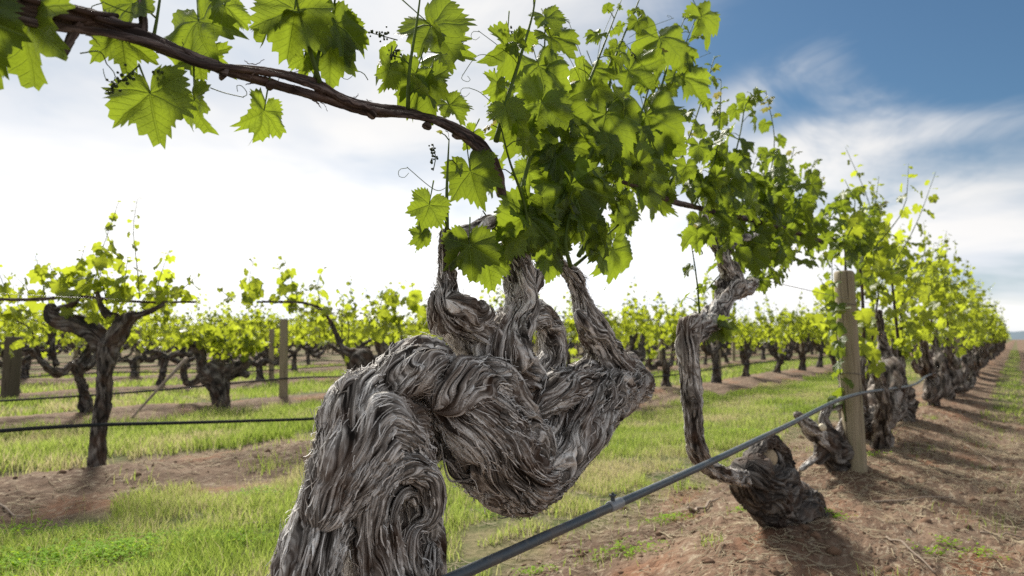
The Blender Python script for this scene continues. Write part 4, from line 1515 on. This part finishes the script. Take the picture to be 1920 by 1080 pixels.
def far_vineyard():
    rng = np.random.default_rng(3)
    n = len(far)
    mb, ml = MB(), MB()
    pos = np.array([RP(f[3], f[4]) for f in far])[:, :2]
    # trunks
    V = []
    for dx_, dz in ((-0.09, 0), (0.09, 0), (0.3, 0.8), (-0.3, 0.8)):
        V.append(np.stack([pos[:, 0] + dx_ * D[0], pos[:, 1] + dx_ * D[1], np.full(n, dz)], -1))
    for dx_, dz in ((-0.09, 0), (0.09, 0), (0.3, 0.8), (-0.3, 0.8)):
        V.append(np.stack([pos[:, 0] + dx_ * D[0] + 0.12 * N[0], pos[:, 1] + dx_ * D[1] + 0.12 * N[1], np.full(n, dz)], -1))
    V = np.stack(V, 1).reshape(-1, 3)
    b = np.arange(n)[:, None] * 8
    f = np.concatenate([b + np.array([a]) for a in ([0, 1, 2, 3], [4, 7, 6, 5], [0, 3, 7, 4], [1, 5, 6, 2])])
    mb.add(V, [f], tone=0.4)
    # leaves
    m = 70
    N_ = n * m
    c = np.repeat(pos, m, 0)
    al = rng.uniform(-1.2, 1.2, N_)
    ac = rng.normal(0, 0.2, N_)
    z = 0.95 + np.abs(rng.normal(0, 0.33, N_))
    C = np.stack([c[:, 0] + al * D[0] + ac * N[0], c[:, 1] + al * D[1] + ac * N[1], z], -1)
    a = rng.normal(0, 1, (N_, 3)); a /= np.linalg.norm(a, axis=1)[:, None]
    bb = rng.normal(0, 1, (N_, 3)); bb -= a * (a * bb).sum(1)[:, None]; bb /= np.linalg.norm(bb, axis=1)[:, None]
    sz = rng.uniform(0.07, 0.13, N_)[:, None]
    V = np.stack([C - a * sz, C - bb * sz * 0.8, C + a * sz, C + bb * sz * 0.8], 1).reshape(-1, 3)
    f = np.arange(N_ * 4).reshape(-1, 4)
    ml.add(V, [f], tone=np.repeat(rng.random(N_), 4))
    r = mb.obj('distant_vines', M_BARKB, None)
    tag(r, 'far off vine rows merging into one low green band under the horizon', 'vineyard', None, 'stuff')
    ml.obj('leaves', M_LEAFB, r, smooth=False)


far_vineyard()


# ------------------------------------------------------------------ posts, wires, drip hoses
M_POSTD = post_mat(0.35)


def post(base, top, r, label, mat=None, square=False):
    root_loc = base
    mb = MB()
    b = np.asarray(base, float); t = np.asarray(top, float)
    nv = 4 if square else 28
    c, u = resample([(*b, r), (*t, r * 0.93)], 0.05)
    T, A, B = frames(c[:, :3])
    # chamfered top
    prof = list(zip(c[:, :3], c[:, 3], u)) + [(c[-1, :3] + T[-1] * 0.012, c[-1, 3] * 0.86, u[-1] + 0.012)]
    th = np.arange(nv) / nv * 2 * math.pi + (math.pi / 4 if square else 0)
    V, FL = [], []
    for i, (cc, rr, uu) in enumerate(prof):
        k = min(i, len(A) - 1)
        wob = 1 + 0.025 * noise3(np.cos(th) * 2 + r * 77, np.sin(th) * 2, uu * 1.5, 4) if not square else 1.0
        rw = rr * wob
        V.append(cc + (rw * np.cos(th))[:, None] * A[k] + (rw * np.sin(th))[:, None] * B[k])
        FL.append(np.stack([np.cos(th) * r + b[0], np.sin(th) * r, np.full(nv, uu)], -1))
    V = np.concatenate(V); FL = np.concatenate(FL)
    f = grid_faces(len(prof), nv)
    V = np.vstack([V, prof[-1][0]]); FL = np.vstack([FL, [0, 0, u[-1]]])
    j = np.arange(nv)
    o_ = (len(prof) - 1) * nv
    mb.add(V - b, [f, np.stack([np.full(nv, len(V) - 1), o_ + j, o_ + (j + 1) % nv], -1)], FL)
    o = mb.obj('vineyard_post', mat or M_POST, None, smooth=not square)
    o.location = tuple(b)
    tag(o, label, 'post', 'wooden posts holding up the wires')
    return o


pb = P(1606, 896, 4.78)
ptp = P(1582, 512, 4.83)
post((pb[0], pb[1], ground_z(pb[0], pb[1]) - 0.05), ptp, 0.071, 'tall round pale wooden post with a dark crack, standing in the nearest row')
rp_ = bpy.context.scene.objects['vineyard_post']
for hh in (0.70, 1.18):
    mbw = MB()
    ax = np.asarray(ptp) - np.array([pb[0], pb[1], ground_z(pb[0], pb[1]) - 0.05])
    cc = ax * (hh / ax[2])
    simple_tube(mbw, [(cc[0] + 0.0725 * math.cos(a_), cc[1] + 0.0725 * math.sin(a_), cc[2] + 0.004 * math.sin(a_ * 2), 0.0022) for a_ in np.linspace(0, 2 * math.pi * 1.05, 26)], 6, 0.02)
    mbw.obj('wire_tie', M_WIRE, None).parent = rp_
pq = P(18, 742, 11.1)
post((pq[0], pq[1], -0.05), (pq[0] + 0.02, pq[1], 1.02), 0.13, 'thick dark round post cut off by the left edge of the picture', M_POSTD)
rngq = np.random.default_rng(4)
rowstart = {0: 15.3, 1: 14.2, 2: 6.5, 3: 9.1}
for row in range(0, 12):
    p = -(ROWP + RSP * row)
    s = rowstart.get(row, rngq.uniform(0, 7) + 0.3 * abs(p))
    i = 0
    while s < 75:
        q = RP(s, p)
        if in_view(q[0], q[1], 0.2) and math.hypot(q[0], q[1]) < 70:
            h = 1.28 + rngq.normal(0, 0.04)
            lean = rngq.normal(0, 0.02, 2)
            if row == 2 and i == 0:
                lab = 'grey square post in the third row, left of the big twisted trunk'
            elif row == 3 and i == 0:
                lab = 'slimmer grey post just left of and behind the square post'
            elif i < 3:
                lab = '%s grey wooden post along the %s row' % (ORD[i], ORD[row])
            else:
                lab = 'far grey wooden post along the %s row' % ORD[row]
            post((q[0], q[1], ground_z(q[0], q[1]) - 0.05), (q[0] + lean[0], q[1] + lean[1], h), 0.06 if row != 2 else 0.075, lab, square=(row == 2))
            i += 1
        s += 7.0


def line_obj(name, pts, r, mat, label, cat, group, nv=8, step=0.3):
    mb = MB()
    b = np.asarray(pts[0], float)
    simple_tube(mb, [(*(np.asarray(p_) - b), r) for p_ in pts], nv, step)
    o = mb.obj(name, mat, None)
    o.location = tuple(b)
    tag(o, label, cat, group)
    return o


hp = []
for (px, py) in ((560, 1214), (850, 1083), (1000, 1016), (1160, 944), (1320, 872), (1470, 801), (1600, 741)):
    hp.append(Q(px, py, 0, 0.835))
last = hp[-1]
for sv in (7.5, 9.5, 12.5, 16, 22, 30, 45, 75):
    hp.append(RP(sv, -0.86 + 0.05 * math.sin(sv), 0.57 + 0.03 * math.sin(sv * 1.3)))
hose = line_obj('drip_hose', hp, 0.0112, M_HOSE, 'black drip hose running diagonally from the bottom edge to the round post', 'hose', 'drip hoses slung along the rows', 18, 0.04)


def hose_bits():
    mb = MB()
    a = Q(1143, 951, 0, 0.835)
    b = Q(1163, 942.5, 0, 0.835)
    d = norm(b - a)
    simple_tube(mb, [(*(a - d * 0.004), 0.0126), (*a, 0.0138), (*b, 0.0138), (*(b + d * 0.003), 0.0128)], 18, 0.006)
    mb.obj('joint_sleeve', plain('grey_plastic', (0.26, 0.28, 0.30), 0.35, 0.5, 60, 0.2), hose)
    mb = MB()
    c = Q(1149, 946, -0.002, 0.835)
    simple_tube(mb, [(c[0], c[1], c[2] + 0.004, 0.0058), (c[0], c[1], c[2] + 0.019, 0.0058), (c[0], c[1], c[2] + 0.020, 0.009), (c[0], c[1], c[2] + 0.025, 0.009)], 12, 0.003)
    simple_tube(mb, [(c[0], c[1], c[2] + 0.025, 0.004), (c[0], c[1], c[2] + 0.030, 0.003)], 10, 0.003)
    mb.obj('dripper', M_HOSE, hose)


hose_bits()
# hose of the second row sags between ties
h2 = []
for (px, py) in ((-120, 820), (0, 808), (100, 801), (200, 796), (330, 793), (470, 789), (605, 784), (760, 770)):
    h2.append(Q(px, py, 0, 4.86))
for sv in (8, 11, 15, 20, 30, 50, 80):
    h2.append(RP(sv, -4.90, 0.40 + 0.04 * math.sin(sv)))
line_obj('drip_hose', h2, 0.012, M_HOSED, 'thin dark drip hose crossing in front of the left vine, along the second row', 'hose', 'drip hoses slung along the rows', 8, 0.15)
for row in range(2, 7):
    p = -(ROWP + RSP * row)
    pts = [RP(sv, p + 0.08, 0.34 + 0.05 * math.sin(sv * 0.9 + row)) for sv in np.arange(0.3 * abs(p) - 6, 70, 2.5)]
    line_obj('drip_hose', pts, 0.012, M_HOSED, 'thin dark drip hose along the %s row' % ORD[row], 'hose', 'drip hoses slung along the rows', 6, 0.6)
for row in range(0, 8):
    p = -(ROWP + RSP * row)
    s0 = 3.2 if row == 0 else 0.3 * abs(p) - 6
    pts = [RP(sv, p, 1.29 - 0.02 * abs(math.sin(sv * math.pi / 7))) for sv in np.arange(s0, 90, 1.75)]
    line_obj('trellis_wire', pts, 0.0017 if row < 2 else 0.0025, M_WIRE, 'thin trellis wire strung through the vines of the %s row' % ORD[row], 'wire', 'trellis wires along the rows', 5, 0.5)

# pale broken branch leaning in the third row
mbx = MB()
a = P(246, 785, 8.3); b = P(350, 672, 9.0)
simple_tube(mbx, [(0, 0, 0, 0.012), (*((b - a) * 0.5 + np.array([0.05, 0, 0.06])), 0.02), (*(b - a), 0.028)], 8, 0.05)
o = mbx.obj('leaning_branch', M_STICK, None)
o.location = tuple(a)
tag(o, 'pale grey dead branch propped diagonally against the vines left of the hooked vine', 'branch')


# sticks lying about
def stick(a, b, r, label, bend=0.02, lift=0.01, seed=0):
    rng = np.random.default_rng(seed + 50)
    def gp(px, py):
        # ground point seen at this pixel
        lo, hi = 0.5, 60.0
        for _ in range(40):
            m = (lo + hi) / 2
            v = P(px, py, m)
            if v[2] > ground_z(v[0], v[1]):
                lo = m
            else:
                hi = m
        return P(px, py, lo)
    A_, B_ = gp(*a), gp(*b)
    n = 6
    pts = []
    for i in range(n + 1):
        t = i / n
        v = A_ * (1 - t) + B_ * t
        v[:2] += rng.normal(0, bend, 2)
        v[2] = ground_z(v[0], v[1]) + r + lift * rng.random()
        pts.append((*(v - A_), r * (1 - 0.45 * t)))
    mb = MB()
    simple_tube(mb, pts, 7, 0.03, rng.random())
    o = mb.obj('stick', M_STICK, None)
    o.location = tuple(A_)
    tag(o, label, 'stick', 'dead sticks lying on the ground')


stick((432, 990), (528, 985), 0.006, 'thin dark stick lying in the grass left of the big twisted trunk', 0.004, 0.02, 1)
stick((-20, 940), (42, 974), 0.007, 'pale bent stick on bare soil at the left edge', 0.01, 0.01, 2)
stick((1660, 1008), (1752, 1078), 0.006, 'long pale stick on the soil at the bottom right, angled towards the corner', 0.012, 0.01, 3)
stick((1640, 943), (1790, 938), 0.006, 'pale straight stick on the path, level with the dark stump', 0.006, 0.01, 4)
stick((1488, 893), (1556, 850), 0.011, 'thick stick poking out beside the low pruned stump', 0.01, 0.02, 5)
stick((1815, 838), (1872, 880), 0.005, 'short thin stick on the path near the right edge', 0.01, 0.01, 6)
stick((1290, 958), (1345, 940), 0.009, 'stubby broken stick on soil between hose and dark stump', 0.01, 0.01, 7)
stick((380, 842), (362, 818), 0.008, 'short pale stick on the soil strip right of the left vine', 0.004, 0.02, 8)
stick((1845, 1000), (1925, 1012), 0.005, 'faint dry stick at the lower right edge of the path', 0.01, 0.01, 9)


# ------------------------------------------------------------------ grass, weeds, litter
def grass_mat():
    m, t, out = new_mat('grass_blades')
    tn = attr(t, 'tone').outputs['Fac']
    c = t.ramp(tn, [(0.0, (0.075, 0.125, 0.03)), (0.55, (0.15, 0.21, 0.055)), (0.8, (0.30, 0.28, 0.13)), (1.0, (0.42, 0.36, 0.22))])
    tc_ = t.ramp(tn, [(0.0, (0.26, 0.36, 0.05)), (0.6, (0.42, 0.52, 0.10)), (1.0, (0.5, 0.44, 0.24))])
    b = principled(t, c, 0.5, 0.3)
    tr = t.add('ShaderNodeBsdfTranslucent')
    t.l.new(tc_, tr.inputs[0])
    mx = t.add('ShaderNodeMixShader')
    mx.inputs[0].default_value = 0.5
    t.l.new(b.outputs[0], mx.inputs[1])
    t.l.new(tr.outputs[0], mx.inputs[2])
    t.l.new(mx.outputs[0], out.inputs[0])
    return m


M_GRASS = grass_mat()


def scatter_grass():
    rng = np.random.default_rng(8)
    mb = MB()
    def blades(s, p, h, w, tone):
        q = s[:, None] * D[None] + p[:, None] * N[None]
        ok = (q[:, 1] > 0.8) & (np.abs(q[:, 0] / np.maximum(q[:, 1], 0.1)) < 0.84)
        q, h, w, tone = q[ok], h[ok], w[ok], tone[ok]
        n = len(q)
        z = gheight(q[:, 0], q[:, 1]) - 0.004
        az = rng.uniform(0, 2 * math.pi, n)
        sx, sy = np.cos(az) * w, np.sin(az) * w
        bz = rng.uniform(0, 2 * math.pi, n)
        bend = h * rng.uniform(0.1, 0.7, n)
        bx, by = np.cos(bz) * bend, np.sin(bz) * bend
        X, Y = q[:, 0], q[:, 1]
        v0 = np.stack([X - sx, Y - sy, z], -1)
        v1 = np.stack([X + sx, Y + sy, z], -1)
        v2 = np.stack([X + sx * 0.7 + bx * 0.35, Y + sy * 0.7 + by * 0.35, z + h * 0.6], -1)
        v3 = np.stack([X - sx * 0.7 + bx * 0.35, Y - sy * 0.7 + by * 0.35, z + h * 0.6], -1)
        v4 = np.stack([X + bx, Y + by, z + h], -1)
        V = np.stack([v0, v1, v2, v3, v4], 1).reshape(-1, 3)
        i = np.arange(n)[:, None] * 5
        mb.add(V, [i + np.array([[0, 1, 2, 3]]), i + np.array([[3, 2, 4]])], tone=np.repeat(tone, 5))

    def strip(pa, pb_, sa, sb, dens, h0, w0):
        n = int((pb_ - pa) * (sb - sa) * dens)
        s = rng.uniform(sa, sb, n)
        p = rng.uniform(pa, pb_, n)
        edge = np.minimum(p - pa, pb_ - p)
        cl = noise3(s * 3.5, p * 3.5, 0, 51) + 0.6 * noise3(s * 9, p * 9, 0, 52)
        keep = (edge + 0.35 * cl > 0.16 + 0.12 * rng.random(n)) & (cl + rng.random(n) * 1.1 > -0.05)
        s, p, cl = s[keep], p[keep], cl[keep]
        m = len(s)
        dry = noise3(s * 1.1, p * 1.7, 0, 53)
        tone = np.clip(rng.random(m) * 0.5 + 0.20 + 0.55 * dry + (rng.random(m) < 0.2) * 0.4, 0, 1)
        h = h0 * (0.6 + 0.5 * rng.random(m) + 0.35 * cl) * (1 - 0.3 * np.clip(dry, 0, 1))
        blades(s, p, np.maximum(h, 0.02), w0 * rng.uniform(0.6, 1.3, m), tone)
    # between the near row and the second row
    strip(-4.35, -1.78, 0.2, 7, 6200, 0.085, 0.0024)
    strip(-4.35, -2.0, 7, 18, 1700, 0.085, 0.004)
    strip(-4.35, -2.0, 18, 60, 300, 0.09, 0.010)
    strip(-8.45, -5.75, -1, 12, 1900, 0.13, 0.0045)
    strip(-8.45, -5.75, 12, 60, 260, 0.10, 0.011)
    strip(-12.6, -9.95, 0, 25, 500, 0.12, 0.008)
    strip(-16.7, -14.1, 1, 35, 220, 0.12, 0.012)
    strip(-20.8, -18.2, 3, 45, 140, 0.12, 0.016)
    strip(-0.42, 0.12, 10, 70, 500, 0.05, 0.008)
    # tall dry stalks with seed heads
    n = 2600
    s_, p_ = rng.uniform(0.5, 9, n), rng.uniform(-4.3, -2.1, n)
    kk = noise3(s_ * 1.3, p_ * 1.3, 0, 57) + rng.random(n) * 0.8 > 0.2
    blades(s_[kk], p_[kk], rng.uniform(0.08, 0.17, kk.sum()), np.full(kk.sum(), 0.0011), rng.uniform(0.8, 1, kk.sum()))
    n = 2500
    s_, p_ = rng.uniform(-1, 14, n), rng.uniform(-8.4, -5.8, n)
    blades(s_, p_, rng.uniform(0.12, 0.26, n), np.full(n, 0.002), rng.uniform(0.6, 1, n))
    # sparse tufts on the bare soil
    n = 90
    cs = rng.uniform(1.0, 11, n)
    cp = rng.uniform(-2.1, 1.3, n)
    for a_, b_ in zip(cs, cp):
        k = rng.integers(10, 70)
        rr = rng.uniform(0.03, 0.14)
        s = a_ + rng.normal(0, rr * 1.3, k)
        p = b_ + rng.normal(0, rr, k)
        blades(s, p, rng.uniform(0.02, 0.065, k), rng.uniform(0.0012, 0.0025, k), rng.uniform(0.0, 0.8, k))
    n = 60
    for a_, b_ in zip(rng.uniform(0, 12, n), -5.05 + rng.normal(0, 0.45, n)):
        k = rng.integers(10, 50)
        blades(a_ + rng.normal(0, 0.1, k), b_ + rng.normal(0, 0.07, k), rng.uniform(0.03, 0.09, k), rng.uniform(0.002, 0.004, k), rng.uniform(0.2, 1.0, k))
    o = mb.obj('grass', M_GRASS, None, smooth=False)
    tag(o, 'light green grass growing in strips between the vine rows', 'grass', None, 'stuff')


scatter_grass()


def weeds():
    rng = np.random.default_rng(18)
    mb = MB()
    C = []
    # bright clover patch at the lower left and a few small tufts elsewhere
    def patch(px, py, rad, n, size, H):
        lo = None
        v = None
        a_, b_ = 0.5, 40.0
        for _ in range(40):
            m = (a_ + b_) / 2
            v = P(px, py, m)
            if v[2] > 0.03:
                a_ = m
            else:
                b_ = m
        for _ in range(n):
            x, y = v[0] + rng.normal(0, rad), v[1] + rng.normal(0, rad * 0.6)
            C.append((x, y, ground_z(x, y) + rng.uniform(0.2, 1.0) * H, size * rng.uniform(0.7, 1.3)))
    for a in [(60, 1060, 0.18, 900, 0.011, 0.07), (200, 1040, 0.16, 800, 0.011, 0.07), (330, 1010, 0.10, 350, 0.010, 0.05), (150, 1000, 0.12, 350, 0.010, 0.05), (440, 1010, 0.10, 260, 0.010, 0.05), (40, 990, 0.12, 260, 0.010, 0.05), (300, 1075, 0.1, 300, 0.010, 0.05),
              (480, 930, 0.10, 200, 0.010, 0.06), (1370, 815, 0.22, 260, 0.014, 0.08), (1250, 985, 0.06, 130, 0.009, 0.04), (1180, 1040, 0.08, 150, 0.009, 0.04), (1780, 1020, 0.04, 60, 0.009, 0.04), (930, 960, 0.10, 160, 0.010, 0.05), (1840, 1040, 0.04, 50, 0.009, 0.04),
              (1755, 1050, 0.04, 50, 0.009, 0.04), (560, 1000, 0.10, 140, 0.010, 0.05), (1000, 1060, 0.05, 80, 0.008, 0.03), (1400, 975, 0.05, 90, 0.009, 0.04), (1560, 985, 0.05, 60, 0.009, 0.04), (1640, 880, 0.06, 60, 0.009, 0.04)]:
        patch(*a)
    C = np.array(C)
    for k in range(3):
        n = len(C)
        az = rng.uniform(0, 6.28, n)
        tilt = rng.uniform(-0.5, 0.5, n)
        d = np.stack([np.cos(az), np.sin(az), tilt], -1)
        e = np.stack([-np.sin(az), np.cos(az), rng.uniform(-0.4, 0.4, n)], -1)
        s = C[:, 3:4]
        c0 = C[:, :3]
        V = np.stack([c0, c0 + d * s * 0.6 - e * s * 0.5, c0 + d * s * 1.2, c0 + d * s * 0.6 + e * s * 0.5], 1).reshape(-1, 3)
        mb.add(V, [np.arange(n * 4).reshape(-1, 4)], tone=np.repeat(rng.random(n), 4))
    m = plain('clover_leaf', (0.20, 0.35, 0.025), 0.7, 0.1, 30, 0.5, trans=(0.6, 0.85, 0.04))
    tag(mb.obj('ground_cover', m, None, smooth=False), 'bright green low clover weeds among the grass at the bottom left', 'weeds', None, 'stuff')


weeds()


def litter():
    rng = np.random.default_rng(28)
    mb = MB()
    n = 22000
    s = np.concatenate([rng.uniform(0.5, 9, 14000), rng.uniform(3, 25, 4000), rng.uniform(0.5, 12, 4000)])
    p = np.concatenate([rng.uniform(-2.7, 1.6, 14000), rng.uniform(-2.1, 2.0, 4000), -5.05 + rng.normal(0, 0.5, 4000)])
    cl = noise3(s * 1.5, p * 3.0, 0, 71)
    keep = cl + rng.random(n) * 1.1 > 0.3
    s, p = s[keep], p[keep]
    n = len(s)
    x = s * D[0] + p * N[0]
    y = s * D[1] + p * N[1]
    az = rng.normal(0.2, 0.9, n)
    L = rng.gamma(2.2, 0.026, n) + 0.02
    w = rng.uniform(0.0009, 0.0028, n)
    V = []
    for k in range(4):
        t = k / 3 - 0.5
        cx = x + np.cos(az) * L * t + (-np.sin(az)) * L * 0.25 * (t * t) * rng.choice([-1, 1], n)
        cy = y + np.sin(az) * L * t + np.cos(az) * L * 0.15 * (t * t)
        cz = gheight(cx, cy) + 0.003 + rng.uniform(0, 0.012, n) * (1 if k in (0, 3) else 0.5)
        for a, b in ((-1, 0), (0, 1), (1, 0)):
            V.append(np.stack([cx - np.sin(az) * w * a, cy + np.cos(az) * w * a, cz + w * b * 1.2], -1))
    V = np.stack(V, 1).reshape(-1, 3)
    f = []
    for k in range(3):
        for j in range(2):
            f.append(np.arange(n)[:, None] * 12 + np.array([[k * 3 + j, k * 3 + j + 1, (k + 1) * 3 + j + 1, (k + 1) * 3 + j]]))
    mb.add(V, [np.concatenate(f)], tone=np.repeat(rng.random(n), 12))
    tag(mb.obj('straw_litter', M_STRAW, None), 'dry straw and mown stalks scattered over the bare soil', 'straw', None, 'stuff')
    # crumbs of soil
    mb = MB()
    n = 5200
    s = np.concatenate([rng.uniform(0.5, 11, 4500), rng.uniform(0, 11, 700)])
    p = np.concatenate([rng.uniform(-2.0, 1.6, 4500), -5.05 + rng.normal(0, 0.4, 700)])
    x = s * D[0] + p * N[0]
    y = s * D[1] + p * N[1]
    z = gheight(x, y)
    r = rng.gamma(1.3, 0.0055, n) + 0.002
    U = []
    for zz, kk in ((1, 1), (0.3, 6), (-0.5, 6)):
        rr = math.sqrt(1 - zz * zz)
        for i in range(kk):
            a = i / kk * 6.283 + zz
            U.append((rr * math.cos(a), rr * math.sin(a), zz * 0.7))
    U = np.array(U)
    V = U[None] * r[:, None, None] * rng.uniform(0.7, 1.3, (n, 13, 1)) + np.stack([x, y, z], -1)[:, None]
    j = np.arange(6)
    t1 = np.stack([np.zeros(6, int), 1 + j, 1 + (j + 1) % 6], -1)
    q = np.stack([1 + j, 7 + j, 7 + (j + 1) % 6, 1 + (j + 1) % 6], -1)
    b = np.arange(n)[:, None, None] * 13
    mb.add(V.reshape(-1, 3), [(b + t1[None]).reshape(-1, 3), (b + q[None]).reshape(-1, 4)], tone=np.repeat(rng.random(n), 13))
    tag(mb.obj('soil_crumbs', plain('soil_crumb', (0.17, 0.108, 0.073), 0.95, 0.1, 60, 0.4), None), 'small crumbs of brown soil on the bare ground', 'soil', None, 'stuff')


litter()
